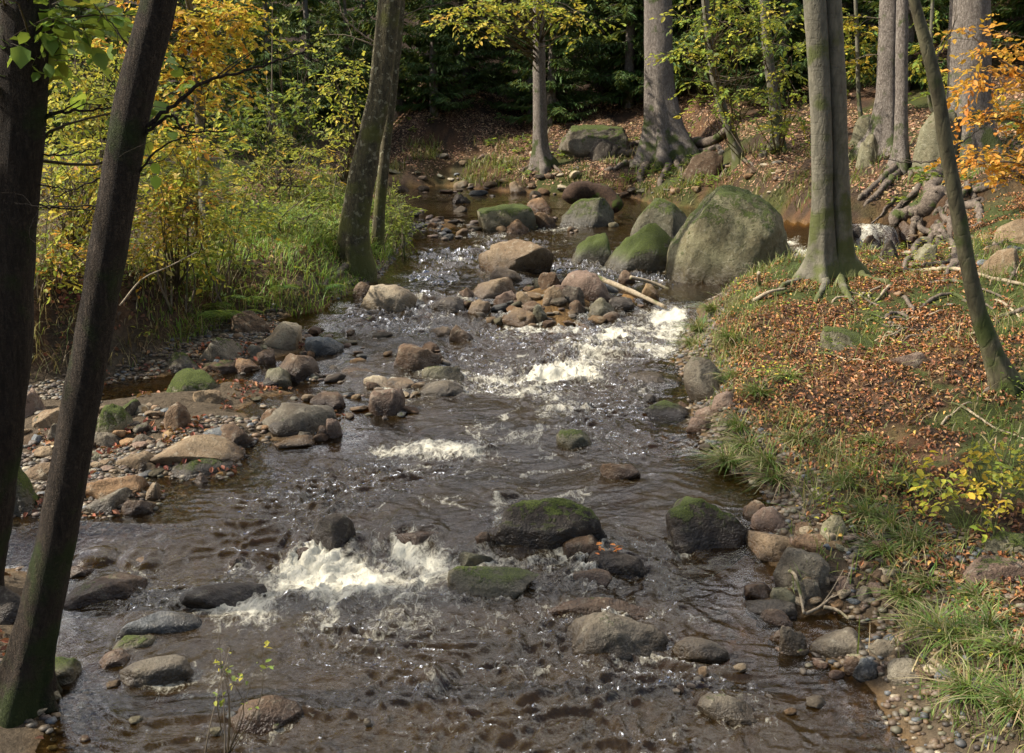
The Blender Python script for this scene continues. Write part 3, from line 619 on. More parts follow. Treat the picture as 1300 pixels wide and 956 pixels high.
# ------------------------------------------------------------------ water
FOAM = [(430, 748, 100, 24, .62), (525, 735, 80, 22, .58), (610, 722, 60, 14, .5), (340, 790, 80, 16, .45), (560, 600, 110, 12, .4), (650, 545, 90, 10, .4), (700, 460, 60, 10, .5), (560, 800, 120, 24, .32), (700, 640, 70, 10, .35), (620, 500, 50, 10, .35), (840, 450, 30, 8, .5), (462, 716, 115, 30, 1.25), (530, 700, 50, 14, .9), (400, 730, 70, 26, 1.0), (290, 770, 80, 16, .95), (545, 570, 85, 11, 1.2), (620, 578, 60, 8, .95), (560, 632, 45, 9, 1.0), (470, 545, 40, 6, .5),
        (655, 476, 75, 13, 1.35), (742, 474, 36, 11, 1.5), (800, 428, 95, 17, 1.5), (850, 408, 36, 20, 1.6), (755, 442, 50, 12, 1.2), (720, 520, 60, 9, .8), (690, 500, 70, 9, .8), (640, 530, 50, 8, .4), (480, 575, 40, 10, .5),
        (795, 690, 42, 14, .75), (690, 712, 70, 10, .55), (1012, 338, 26, 8, 2.2), (1015, 318, 14, 14, 2.0), (1106, 320, 16, 26, 1.15), (1132, 322, 12, 20, .9), (1115, 342, 60, 5, 1.3), (580, 283, 16, 6, .8), (700, 290, 40, 4, 1.0), (590, 296, 22, 4, .8), (575, 332, 32, 9, .7), (545, 345, 30, 8, .5), (534, 385, 16, 8, .8),
        (560, 250, 60, 3, .35), (640, 300, 40, 4, .5), (760, 330, 40, 5, .4), (860, 400, 20, 10, .8), (240, 470, 20, 6, .3), (120, 770, 60, 20, .35), (200, 745, 60, 16, .4), (640, 850, 60, 12, .5), (860, 690, 30, 20, .5), (960, 720, 40, 14, .4), (870, 780, 50, 20, .35), (480, 800, 120, 40, .35), (250, 860, 120, 30, .35), (500, 510, 40, 8, .4), (600, 430, 30, 8, .4)]
def watermesh():
    ax = axis(-4.6, (-4.2, 3.0), 9.5, .017, 1.03, 1.012); ay = axis(-8, (3.0, 9.0), 33, .016, 1.10, 1.006)
    x, y = np.meshgrid(ax, ay); sd = SDW(x, y); h = H(x, y); w = W(x, y)
    depth = np.maximum(w-h, 0)
    rapid = ss(-sd, .0, .7)*(1-.75*ss(y, 17.5, 19.5)*ss(-x, -6, -5))
    q = WP(60, 685); rapid *= 1-.65*np.exp(-(((x-q[0])/1.3)**2+((y-q[1])/.5)**2))
    q = WP(900, 368); rapid *= 1-.8*np.exp(-(((x-q[0])/1.2)**2+((y-q[1])/.5)**2))
    rapid *= 1-.75*ss(x, 1.2, 1.7)*(1-ss(y, 7.5, 9)); rapid = np.maximum(rapid, .12)
    # turbulent ripples, drawn out along the flow, warped
    wx = .30*n2(x, y, 1.1, 2, 3.1)+.05*n2(x, y, 5.5, 2, 13.1); wy = .30*n2(x, y, 1.1, 2, 8.4)+.05*n2(x, y, 5.5, 2, 18.4)
    X, Y = (x+wx)*.72, (y+wy)*1.05
    rdg = lambda f, zz: (1-np.abs(n2(X, Y, f, 1, zz)))**2-.45
    e = .020*n2(X, Y, 1.5, 1, 1) + .016*n2(X, Y, 3.0, 1, 2)
    r1 = 1-np.abs(n2(X, Y, 5.5, 1, 5)); r2 = 1-np.abs(n2(X, Y, 11, 1, 6))
    mod = .36+1.1*ss(n2(X, Y*.6, .9, 2, 31), -.40, .50)       # smooth tongues between choppy runs
    e += .030*rdg(4.6, 5)*(.6+.4*mod) + .029*rdg(9.5, 6)*mod + .022*rdg(19, 7)*mod + .0095*rdg(33, 8)*mod
    far = 1+.5*ss(y, 9, 16)
    F_ = np.zeros(x.shape)
    for (u, v, ru, rv, s) in FOAM:
        p = WP(u, v); wz = float(W(p[0], p[1])); k = math.hypot(p[1], CAMZ-wz)/F; ph = math.atan2(CAMZ-wz, p[1])
        F_ += s*np.exp(-(((x-p[0])/(ru*k*.85))**2+((y-p[1])/(max(.1, rv*k/math.sin(ph))*.9))**2))
    hump = np.zeros(x.shape)
    for (cx, cy, cz, a, b, c, un) in ROCKS:
        if cy > 22 or SDW(cx, cy) > .3 or abs(cz-W(cx, cy)) > .5: continue
        i0, i1 = np.searchsorted(ax, [cx-4*a-.3, cx+4*a+.3]); j0, j1 = np.searchsorted(ay, [cy-5*b-.5, cy+4*b+.3])
        xx, yy = x[j0:j1, i0:i1]-cx, y[j0:j1, i0:i1]-cy
        rr = np.sqrt((xx/a)**2+(yy/b)**2)
        rp = rapid[j0:j1, i0:i1]
        if un:
            dm = np.sqrt(np.maximum(1-np.minimum(rr/1.12, 1)**2, 0)); top = cz+c*.82+.005-W(cx, cy)
            hump[j0:j1, i0:i1] = np.maximum(hump[j0:j1, i0:i1], np.maximum(top, .04)*dm)
            F_[j0:j1, i0:i1] += .75*rp*np.exp(-((xx/a)/.9)**2-(((yy+1.35*b)/(.7*b+.06)))**2)
        else:
            hump[j0:j1, i0:i1] += .035*rp*np.exp(-(xx/a)**2-((yy-1.0*b)/(.5*b+.05))**2)
            F_[j0:j1, i0:i1] += rp*(.30*np.exp(-((rr-1.0)/.18)**2) + .28*np.exp(-((xx/a)/.8)**2-((yy+1.6*b)/(.9*b+.12))**2))
    F_ *= ss(-sd, -.05, .12)*(.5+.75*ss(n2(X*1.2, Y*.8, 2.8, 3, 51), -.5, .45))
    fo = .55*n2(X*.8, Y*1.4, 7, 3, 11) + .35*(r2-.6)*2
    strand = ss(1-np.abs(n2(X*1.6+2*wy, Y*.5, 2.4, 2, 61)), .86, .99)*ss(n2(X, Y*.7, .8, 2, 71), -.25, .4)
    foam = .95*F_ + .40*rapid*ss(r1*r2, .74, .97)*mod + .75*rapid*strand
    mask = ss(F_, .2, .9)
    lump = mask*(.010*np.maximum(n2(X, Y, 8, 3, 21), -.2) + .016*n2(X, Y, 22, 2, 22))
    z = w + e*rapid*far*(.85+.5*mask) + hump + lump
    V = np.stack([x, y, z], -1).reshape(-1, 3)
    keep = (sd < .3) & (z > h-.06)
    ny, nx = x.shape; i = np.arange(ny-1)[:, None]*nx+np.arange(nx-1)[None]
    kf = (keep[:-1, :-1] | keep[1:, :-1] | keep[:-1, 1:] | keep[1:, 1:])
    i = i[kf]; Fc = np.stack([i, i+1, i+nx+1, i+nx], -1)
    us = np.zeros(ny*nx, bool); us[Fc.ravel()] = True; mp = np.cumsum(us)-1; Fc = mp[Fc]; V = V[us]
    m, nt, out = nodes('stream_water'); tc = nd(nt, 'TexCoord').outputs['Object']
    A = lambda n: nd(nt, 'Attribute', attribute_name=n).outputs['Fac']
    nb = noise(nt, mapped(nt, tc, (1, 1.3, 1)), 26, 4, .6, .8)
    bp = nd(nt, 'Bump', {'Height': math_(nt, 'MULTIPLY', nb.outputs[0], A('rapid')), 'Strength': .35, 'Distance': .02})
    dp = A('depth'); tcol = mixc(nt, ramp(nt, dp, 0.0, .30), (.92, .82, .56), (.36, .20, .052))
    tr = nd(nt, 'BsdfTransparent', {'Color': tcol})
    body = nd(nt, 'BsdfDiffuse', {'Color': (.034, .020, .006, 1)})
    under = nd(nt, 'MixShader', {0: ramp(nt, dp, .02, .35, .05, .55), 1: tr.outputs[0], 2: body.outputs[0]})
    gl = nd(nt, 'BsdfGlossy', {'Color': (1, 1, 1, 1), 'Roughness': .02, 'Normal': bp.outputs[0]})
    fr = nd(nt, 'Fresnel', {'IOR': 1.42, 'Normal': bp.outputs[0]})
    wsh = nd(nt, 'MixShader', {0: fr.outputs[0], 1: under.outputs[0], 2: gl.outputs[0]})
    f1 = noise(nt, mapped(nt, tc, (1, .55, 1)), 15, 6, .68, 1.6); f2 = noise(nt, tc, 70, 3, .7)
    fm = math_(nt, 'ADD', A('foam'), math_(nt, 'ADD', math_(nt, 'MULTIPLY', math_(nt, 'SUBTRACT', f1.outputs[0], .5), 3.6), math_(nt, 'MULTIPLY', math_(nt, 'SUBTRACT', f2.outputs[0], .5), .7)))
    fm = math_(nt, 'MULTIPLY', ramp(nt, fm, .42, 2.1), .88)
    fb = nd(nt, 'Bump', {'Height': math_(nt, 'ADD', f1.outputs[0], f2.outputs[0]), 'Strength': .7, 'Distance': .03})
    fsh = nd(nt, 'BsdfPrincipled', {'Base Color': (.74, .69, .54, 1), 'Roughness': .5, 'Normal': fb.outputs[0]})
    sh = nd(nt, 'MixShader', {0: fm, 1: wsh.outputs[0], 2: fsh.outputs[0]}); nt.links.new(sh.outputs[0], out.inputs[0])
    fl = lambda a: a.reshape(-1)[us]
    tag(mk('stream_water', V, Fc, m, attrs={'foam': fl(foam+.25*fo*ss(foam, .1, .5)), 'depth': fl(depth+np.maximum(z-w, 0)*.5), 'rapid': fl(.25+.75*rapid)}), None, None, None, 'structure')
watermesh()
# ------------------------------------------------------------------ foliage, trees
YEL = (.64, .52, .07); GOL = (.64, .40, .05); ORA = (.60, .24, .035); RUS = (.32, .12, .03); YGR = (.36, .38, .05); LGR = (.20, .27, .045); GRN = (.10, .165, .03); DGR = (.05, .09, .018)
def foliage(ells, size, pal, rng, tw=(.18, .42), per=9, flat=.3, wr=.6, size_j=.36):
    PS, DS, US, SZ, CS, ST = [], [], [], [], [], []
    for (c, r, n) in ells:
        q = rng.normal(size=(n, 3)); q = unit(q)*rng.uniform(0, 1, (n, 1))**.45
        st = np.array(c)+q*np.array(r)
        d = unit(q*np.array([1, 1, flat])+rng.normal(size=(n, 3))*np.array([.45, .45, .28])); L = rng.uniform(*tw, n)
        hue = pick(pal, n, rng, .12); ST.append(np.concatenate([st, st+d*L[:, None]], 1))
        for k in range(per):
            t = (k+.5+rng.uniform(-.3, .3, n))/per; sgn = 1 if k % 2 else -1
            s = unit(np.cross(d, np.array([0, 0, 1.0]))); dr = np.array([0, 0, -.12])*(t**2)[:, None]*L[:, None]*3
            PS.append(st+d*(L*t)[:, None]+dr+rng.normal(size=(n, 3))*.012)
            DS.append(d*.75+s*sgn*(.85-.5*t)[:, None]+rng.normal(size=(n, 3))*.28+np.array([0, 0, -.12]))
            US.append(np.array([0, 0, 1.0])+rng.normal(size=(n, 3))*.42); SZ.append(size*(1+size_j*rng.normal(size=n)).clip(.4, 1.8))
            mixh = pick(pal, n, rng, .2); f = rng.uniform(0, .6, (n, 1)); CS.append(np.clip(hue*(1-f)+mixh*f, .004, .9))
    V, Fc = leaves(np.concatenate(PS), np.concatenate(DS), np.concatenate(US), np.concatenate(SZ), wr)
    return V, Fc, rep(np.concatenate(CS), 6), np.concatenate(ST)
def pxell(u, v, y, ru, rv, n, dy=None):
    c = at(u, v, y); k = np.linalg.norm(c-np.array([0, 0, CAMZ]))/F
    return (c, (ru*k, dy if dy else max(.25, .8*ru*k), rv*k), n)
def leafy(name, V, Fc, C, Vt, Ft, parent, mat):
    tc = np.tile([.085, .065, .045], (len(Vt), 1)); return mk(name, np.concatenate([V, Vt]), np.concatenate([Fc, Ft+len(V)]), mat, parent, attrs={'Col': np.concatenate([C, tc])})
def twigs(st, anchor, rng, r=.006, frac=.5, sides=4):
    parts = []
    for s in st:
        if rng.uniform() < .9: parts.append(tube(spline([s[:3], (s[:3]+s[3:])/2+np.array([0, 0, .01]), s[3:]], 4), np.linspace(r*.55, r*.25, 4), 3))
    A = np.atleast_2d(anchor)
    for s in st[rng.uniform(size=len(st)) < frac]:
        dd = np.abs(A[:, 2]-(s[2]-.25*np.hypot(A[:, 0]-s[0], A[:, 1]-s[1]))); a = A[np.argmin(dd+.25*rng.uniform(size=len(A)))]; m = (a+s[:3])/2+rng.normal(size=3)*.12*np.linalg.norm(a-s[:3]); m[2] += .1*np.linalg.norm(a-s[:3])
        parts.append(tube(spline([a, m, s[:3]], 8), np.linspace(r*1.8, r*.6, 8), sides))
    return join(parts)
def flare_fn(base, r0, amt, nl, seed):
    ph = np.random.default_rng(seed).uniform(0, 6.3)
    def f(p, an):
        z = np.maximum(p[:, 2]-base[2], 0)[:, None]; e = np.exp(-z/(1.6*r0))
        return e*amt*(.45+.75*np.maximum(np.cos(an[None]*nl+ph+.8*np.sin(2*an[None]+ph)), -.3)) + .05*np.cos(an[None]*3+ph)
    return f
def trunk_geo(path, base, Ht, yb, lean=0.0, sides=22, rough=.06, rf=5, flare=.5, nl=5, seed=0, top_r=.35, bury=.25, vis=26, ridge=.012):
    pts = [base+np.array([0, 0, -bury])]; rad = []
    k0 = np.linalg.norm(base-np.array([0, 0, CAMZ]))/F; rad.append(path[0][2]*.5*k0); 
    pts.append(base.copy()); rad.append(path[0][2]*.5*k0)
    for i, (u, v, w) in enumerate(path[1:]):
        p = at(u, v, yb+lean*(i+1)/len(path)); pts.append(p); rad.append(w*.5*np.linalg.norm(p-np.array([0, 0, CAMZ]))/F)
    d = unit(pts[-1]-pts[-2]); zt = pts[-1][2]; rl = rad[-1]
    while pts[-1][2] < base[2]+Ht:
        d = unit(d+np.array([0, 0, .12])); pts.append(pts[-1]+d*1.2); rad.append(max(.012, rl*(1-(1-top_r)*(pts[-1][2]-zt)/max(.1, base[2]+Ht-zt))))
    pts = np.array(pts); s = np.concatenate([[0], np.cumsum(np.linalg.norm(np.diff(pts, axis=0), axis=1))])
    n = int(min(160, max(30, s[-1]/.11))); nz = np.linspace(0, 1, n)**1.35*s[-1]
    sp = spline(pts, 400); ss_ = np.concatenate([[0], np.cumsum(np.linalg.norm(np.diff(sp, axis=0), axis=1))]); ss_ *= s[-1]/ss_[-1]
    C = np.stack([np.interp(nz, ss_, sp[:, i]) for i in range(3)], 1); rr = np.interp(nz, s, rad)
    V, Fc = tube(C, rr, sides, rough, rf/ max(rr[0]*4, .3), flare_fn(base, rad[1], flare, nl, seed), seed, ridge)
    return V, Fc, C, rr
def tree(name, label, cat, path, mat, Ht=11, crown=None, group=None, y=None, base=None, limbs=None, roots=None, rng=None, high=None, hsize=.11, hpal=None, crownkw=None, lean=0.0, **kw):
    b = (G(path[0][0], path[0][1]) if y is None else at(path[0][0], path[0][1], y)) if base is None else np.array(base)
    if y is not None and base is None: b[2] = float(H(b[0], b[1]))-.05
    rng = np.random.default_rng(int(path[0][0]*3+path[0][1]+5000))
    e = empty(name, b, label, cat, group)
    V, Fc, C, rr = trunk_geo(path, b, Ht, b[1], lean, seed=int(path[0][0])+2000, **kw)
    mk('trunk', V-b, Fc, mat, e)
    for L in (limbs or []):
        pts = [at(q[0], q[1], b[1]+(q[2] if len(q) > 2 else 0)) for q in L[1]]; n = 6*len(pts)
        k = b[1]/F; rd = np.linspace(L[0]*.5*k, L[0]*.12*k+.0012, n); sp = spline(pts, n)+rng.normal(size=(n, 3))*.004
        Vb, Fb = tube(sp, rd, 6); parts = [(Vb, Fb)]
        for j in range(int(L[2]) if len(L) > 2 else 0):
            i = rng.integers(n//4, n-1); d = unit(unit(sp[min(i+1, n-1)]-sp[i-1])+rng.normal(size=3)*.8); l = rng.uniform(.1, .35)
            parts.append(tube(spline([sp[i], sp[i]+d*l*.5, sp[i]+d*l+rng.normal(size=3)*.05], 6), np.linspace(rd[i]*.5, .001, 6), 4))
        Vb, Fb = join(parts); mk('branch', Vb-b, Fb, M_TWIG if mat is not M_ALDER else M_ALDER, e)
    if crown:
        ells = [pxell(*q[:5], max(2, int(q[5]*crown.get('dens', 1)))) for q in crown['ells']]; ck = dict(size=.07, pal=[(1, YEL)]); ck.update({k: v for k, v in crown.items() if k in ('size', 'pal', 'tw', 'per', 'flat', 'wr')})
        Vl, Fl, Cl, st = foliage(ells, rng=rng, **ck); Vt, Ft = twigs(st, C, rng, crown.get('r', .006), crown.get('frac', .22))
        leafy('crown', Vl-b, Fl, Cl, Vt-b, Ft, e, M_LEAF)
    for (dx, dy, z, rx, ry, rz, n) in (high or []):
        t = np.array([b[0]+dx, b[1]+dy, z]); Vl, Fl, Cl, st = foliage([(t, (rx, ry, rz), n)], hsize, hpal or [(1, YGR), (1, LGR), (.6, YEL)], rng, tw=(.3, .6), per=8)
        mk('crown', Vl-b, Fl, M_LEAF, e, attrs={'Col': Cl})
        i = np.argmin(abs(C[:, 2]-(z-rz*.4))); m = [tube(spline([C[min(len(C)-1, max(2, i-rng.integers(0, 12)))], (C[i]+q)/2+rng.normal(size=3)*.3, q], 10), np.linspace(.05, .01, 10), 5) for q in st[::max(1, n//14), :3]]
        Vb, Fb = join(m); mk('branch', Vb-b, Fb, mat, e)
    for L in (roots or []):
        root_mesh(L, e, b)
    return e
def root_pts(L, lift=.02):
    return np.array([G(u, v)+np.array([0, 0, lift]) for u, v in L])
def root_mesh(L, parent, b, mat=None, name='root', lab=None, cat=None, grp=None):
    w, px = L[0], L[1]; p = root_pts(px); n = 10*len(p); sp = spline(p, n); rng = np.random.default_rng(int(px[0][0]+px[0][1]*3))
    k = np.linalg.norm(p.mean(0)-np.array([0, 0, CAMZ]))/F; rd = np.linspace(w*.5, w*.22, n)*k
    hz = H(sp[:, 0], sp[:, 1]); sp[:, 2] = np.maximum(sp[:, 2], hz+rd*.45)+.015*np.sin(np.linspace(0, 9, n)+px[0][0]); en = np.linspace(0, 1, n); sp[:, 2] -= rd*3.2*(ss(en, .78, 1)+(0 if parent else ss(en, .2, 0) if False else (1-ss(en, 0, .18))*(parent is None))); sp += rng.normal(size=sp.shape)*rd.mean()*.12
    V, Fc = tube(sp, rd, 9, .22, 9, seed=int(px[0][0])+2000)
    if len(L) > 2: mat = L[2]
    if parent: return mk(name, V-b, Fc, mat or M_ROOT, parent)
    c = sp[0]; o = mk(name, V-c, Fc, mat or M_ROOT, loc=c); return tag(o, lab, cat, grp)
# --- foreground dark trunks
tree('alder_tree', 'dark straight foreground trunk at the far left edge of the photo', 'tree', [(-46, 760, 60), (-18, 640, 54), (5, 480, 52), (12, 340, 52), (23, 180, 52), (36, 0, 54)], M_ALDER, 11, base=None,
     limbs=[(7, [(48, 163), (62, 146), (90, 141), (150, 137)], 5), (3, [(40, 196), (80, 197), (118, 190)], 3), (3, [(36, 258), (75, 265), (132, 267)], 4), (3, [(46, 72), (60, 74), (75, 60)], 2), (2.5, [(30, 232), (70, 238), (110, 246, .3)], 3)],
     crown=dict(ells=[(60, 20, 5.6, 70, 26, 26), (120, 30, 5.8, 50, 22, 16), (70, 52, 5.9, 26, 16, 7), (150, 150, 5.6, 35, 30, 5), (10, 60, 5.8, 20, 40, 6), (235, 110, 5.8, 30, 20, 3)], size=.075, pal=[(3, (.12, .21, .03)), (2, (.17, .27, .04)), (.5, (.3, .33, .05))], per=6, tw=(.15, .3), wr=.85, flat=.6, frac=.15),
     high=[(-3.0, .8, 6.4, 2.4, 2.2, 1.5, 420), (-.5, 0, 9.0, 2.2, 2.2, 1.4, 260)], sides=56, flare=.4, ridge=.035)  # first high crown set far left, out of view, to shade the trunks
tree('alder_tree', 'dark leaning foreground trunk rising to the right from the lower left water', 'tree', [(28, 893, 52), (40, 830, 45), (72, 680, 42), (105, 500, 41), (140, 300, 41), (170, 130, 41), (202, 0, 38)], M_ALDER, 11,
     limbs=[(6, [(186, 162), (215, 138), (262, 103), (300, 92), (340, 81), (388, 66)], 7), (5, [(182, 172), (205, 152), (222, 149), (236, 166), (290, 166)], 5), (3.5, [(168, 238), (186, 205), (220, 178), (250, 172)], 4), (3.5, [(150, 222), (125, 228), (95, 240), (60, 252)], 4), (3, [(138, 268), (120, 262), (60, 262), (20, 258)], 4), (2.5, [(165, 140), (150, 120), (140, 95)], 3), (2.5, [(180, 90), (150, 40), (118, 5)], 3)],
     high=[(.2, .0, 8.2, 1.8, 1.8, 1.2, 220)], sides=56, flare=.6, ridge=.035)
# --- middle leaning trunk with a thin companion
tree('leaning_alder', 'thick lichen-streaked trunk leaning right on the grassy left bank', 'tree', [(451, 342, 36), (449, 300, 36), (460, 225, 31), (471, 170, 29), (482, 120, 27), (489, 60, 26), (495, 0, 27)], M_LICHEN, 12,
     limbs=[(3, [(478, 55), (455, 40), (436, 20), (430, 0)], 6), (2.5, [(476, 58), (440, 45), (410, 44)], 5), (2, [(497, 28), (530, 12), (560, 5)], 3)],
     high=[(-2.6, .5, 9.2, 1.8, 1.8, 1.6, 220)], flare=.45, nl=4, sides=26, roots=[(9, [(446, 335), (425, 352), (405, 372)]), (6, [(458, 338), (472, 352), (480, 362)])])
tree('alder_tree', 'thin brown trunk standing just behind the thick lichen-streaked one', 'tree', [(478, 318, 17), (482, 260, 14), (490, 180, 13), (500, 90, 12), (508, 0, 12)], M_LICHEN, 10, flare=.3, roots=[(6, [(478, 318), (486, 332), (492, 346)])])
# --- far bank trees
tree('oak_tree', 'thin straight grey tree with yellow-green leaves, alone before the dark spruces', 'tree', [(691, 212, 24), (687, 190, 18), (685, 120, 16), (684, 40, 14), (683, 0, 13)], M_SPRUCE, 10,
     crown=dict(ells=[(600, 14, 25.5, 46, 20, 70), (575, 25, 25.5, 24, 12, 22), (640, 28, 26, 36, 14, 36), (690, 12, 26, 34, 16, 44), (742, 20, 25.5, 34, 12, 36), (655, -8, 26, 70, 16, 60), (615, 45, 25.5, 20, 8, 10), (735, 48, 26, 14, 5, 5)], size=.11, pal=[(3, YGR), (3, LGR), (1.6, YEL), (1, GOL)], dens=.62, per=8, tw=(.35, .7), flat=.2, wr=.6, r=.012, frac=.3), flare=.8, roots=[(6, [(686, 206), (668, 214), (662, 222)]), (5, [(696, 208), (708, 216), (716, 222)])])
tree('spruce_tree', 'stout pale grey tree with flared root-bound base on the far bank', 'tree', [(846, 200, 54), (842, 165, 42), (838, 110, 35), (836, 50, 32), (836, 0, 32)], M_SPRUCE, 15, flare=.75, nl=6, sides=32,
     roots=[(15, [(838, 190), (825, 205), (814, 222), (812, 240)]), (12, [(852, 196), (850, 212), (840, 228), (836, 240)]), (12, [(860, 192), (880, 196), (905, 190), (925, 192)]), (11, [(832, 194), (808, 196), (780, 198), (757, 206)]), (9, [(832, 200), (800, 208), (780, 216), (762, 214)]), (10, [(862, 200), (884, 212), (900, 220)]), (9, [(856, 204), (866, 222), (862, 238)]), (8, [(826, 186), (806, 184), (790, 190)]), (8, [(866, 184), (890, 178), (912, 182)])])
tree('beech_tree', 'slender beech curving left as it rises, behind the giant boulder', 'tree', [(939, 204, 13), (932, 180, 12), (918, 140, 11), (905, 90, 10), (899, 40, 9), (895, 0, 9)], M_BEECH, 9,
     crown=dict(ells=[(900, 62, 20.5, 42, 12, 44), (866, 72, 20, 22, 8, 18), (940, 35, 20.5, 34, 14, 34), (960, 18, 20.5, 30, 16, 28), (890, 20, 20.5, 34, 16, 30), (935, 118, 20, 38, 8, 30), (905, 142, 20.5, 22, 6, 14), (890, 105, 20.5, 18, 6, 9), (920, -5, 20.5, 60, 14, 36), (975, 60, 20, 25, 10, 18)], size=.085, dens=.7, pal=[(2.4, YGR), (3, LGR), (2, GRN), (.9, YEL)], per=9, tw=(.3, .6), flat=.12, wr=.62, r=.008, frac=.3), flare=.5, roots=[(6, [(938, 200), (925, 214), (912, 226)]), (5, [(944, 204), (958, 214)])])
tree('beech_tree', 'slender upright beech right of the curving one, with green sprays low down', 'tree', [(988, 192, 17), (986, 160, 14), (982, 120, 13), (975, 70, 12), (970, 0, 11)], M_BEECH, 9,
     crown=dict(ells=[(1005, 165, 20.8, 24, 8, 22), (1012, 145, 20.8, 18, 10, 18), (995, 118, 20.8, 28, 6, 20), (1000, 92, 21, 26, 6, 16), (1010, 60, 21, 22, 10, 18), (985, 20, 21, 40, 14, 30), (1020, 160, 20.8, 10, 10, 8)], size=.085, dens=.75, pal=[(2.4, YGR), (3, LGR), (1.6, GRN), (1, YEL)], per=9, tw=(.3, .55), flat=.12, wr=.62, r=.008, frac=.3), flare=.6)
# --- double beech by the water: two fused stems
b0 = G(1046, 352)
e = empty('beech_tree', b0, 'big smooth-barked double beech trunk beside the giant boulder', 'tree')
dx = 14*b0[1]/F
for (path, ox, sd_) in (([(1041, 352, 38), (1043, 325, 28), (1044, 250, 24), (1043, 180, 24), (1039, 80, 24), (1034, 0, 25)], 0, 3), ([(1077, 352, 34), (1070, 325, 24), (1068, 250, 21), (1066, 180, 20), (1062, 80, 20), (1057, 0, 20)], 1, 8)):
    bb = b0 + np.array([(path[0][0]-1046)*b0[1]/F, -.02 if ox == 0 else .03, 0]); bb[2] = float(H(bb[0], bb[1]))-.02
    V, Fc, C, rr = trunk_geo(path, bb, 14, b0[1]+(.0 if ox == 0 else .05), sides=40, flare=.7, nl=4, seed=sd_, rough=.035)
    mk('trunk', V-b0, Fc, M_BEECH, e)
for L in [(10, [(1032, 348), (1016, 357), (1000, 364), (985, 368)]), (11, [(1048, 352), (1047, 366), (1038, 380), (1030, 390)]), (11, [(1066, 350), (1070, 366), (1078, 380), (1090, 390)]), (10, [(1082, 346), (1100, 353), (1120, 360), (1140, 364)])]: root_mesh((L[0], L[1], M_BEECH), e, b0)
rg = np.random.default_rng(77)
for z, rx, n in ((10.2, 2.6, 330),):
    Vl, Fl, Cl, st = foliage([(b0+np.array([2.6, 0, z-b0[2]]), (rx, rx, 1.8), n)], .11, [(1, YGR), (1, YEL), (1, LGR)], rg, tw=(.3, .6), per=8); mk('crown', Vl-b0, Fl, M_LEAF, e, attrs={'Col': Cl})
# --- right bank trees
tree('spruce_tree', 'tall grey trunk widening at its foot, left one of the close pair', 'tree', [(1118, 196, 38), (1122, 170, 28), (1126, 120, 22), (1128, 60, 21), (1130, 0, 21)], M_SPRUCE, 15, flare=.8, nl=5,
     roots=[(9, [(1110, 194), (1104, 206), (1108, 216)]), (8, [(1128, 196), (1134, 204), (1126, 214)])], limbs=[(2, [(1124, 72), (1105, 70), (1078, 78)], 2), (2, [(1124, 24), (1100, 22), (1075, 20)], 2)])
tree('spruce_tree', 'thinner reddish trunk, right one of the close pair', 'tree', [(1142, 214, 20), (1144, 180, 15), (1145, 110, 14), (1146, 0, 13)], M_SPRUCE, 14, flare=.6,
     roots=[(10, [(1138, 212), (1120, 228), (1098, 248), (1086, 256)]), (9, [(1142, 216), (1126, 236), (1108, 252), (1094, 262)]), (7, [(1146, 214), (1156, 222), (1152, 232)]), (6, [(1140, 218), (1124, 232), (1116, 244)])])
tree('alder_tree', 'slim greenish tree leaning left with moss at its foot on the right bank', 'tree', [(1276, 492, 26), (1262, 455, 22), (1243, 400, 19), (1229, 340, 17.5), (1218, 280, 17), (1203, 200, 16), (1188, 110, 15), (1171, 40, 13), (1160, 0, 11)], bark('mossy_bark', (.06, .05, .03), (.13, .115, .065), moss=(.06, .075, .02), mossamt=.2, zs=.4, sc=14, bump=.4, dist=.012), 10, flare=.55, nl=4, sides=26,
     limbs=[(3, [(1208, 188), (1225, 178), (1242, 165), (1252, 158)], 2), (2.5, [(1190, 205), (1160, 206), (1120, 202)], 2), (2.5, [(1180, 90), (1200, 55), (1216, 20)], 3)], roots=[(9, [(1268, 488), (1252, 500), (1240, 508)]), (9, [(1286, 490), (1300, 494), (1315, 492)])])
tree('spruce_tree', 'thick dark-grey spruce trunk behind the orange beech leaves', 'tree', [(1230, 196, 54), (1230, 160, 45), (1231, 100, 43), (1233, 0, 42)], M_SPRUCE, 16, flare=.5, nl=6, sides=30, roots=[(10, [(1216, 196), (1204, 214), (1192, 226)]), (9, [(1238, 200), (1246, 214), (1252, 222)])])
for (u, v, w, y, lab) in [(1262, 130, 7, 34, 'thin pale pole of a tree just right of the thick dark-grey spruce'), (1094, 160, 26, 30, 'dim brown trunk in shade between the double beech and the grey pair'), (1068, 165, 16, 36, 'dim trunk close against the right side of the double beech'), (1012, 150, 10, 34, 'dim thin trunk in shade left of the double beech'), (930, 150, 14, 36, 'dim trunk in shade behind the curving slender beech'),
                        (958, 160, 9, 32, 'dim thin trunk between the two slender beeches'), (868, 150, 10, 38, 'dim trunk just right of the stout pale grey tree'), (1175, 140, 14, 36, 'dim trunk behind the slim leaning tree'), (1288, 120, 16, 33, 'dim trunk at the right edge behind the orange leaves')]:
    tree('spruce_tree', lab, 'tree', [(u, v, w*1.15), (u, 100, w), (u+1, 40, w*.95), (u+1, 0, w*.92)], M_SPRUCE, 14, y=y, sides=12, flare=.3, vis=10)
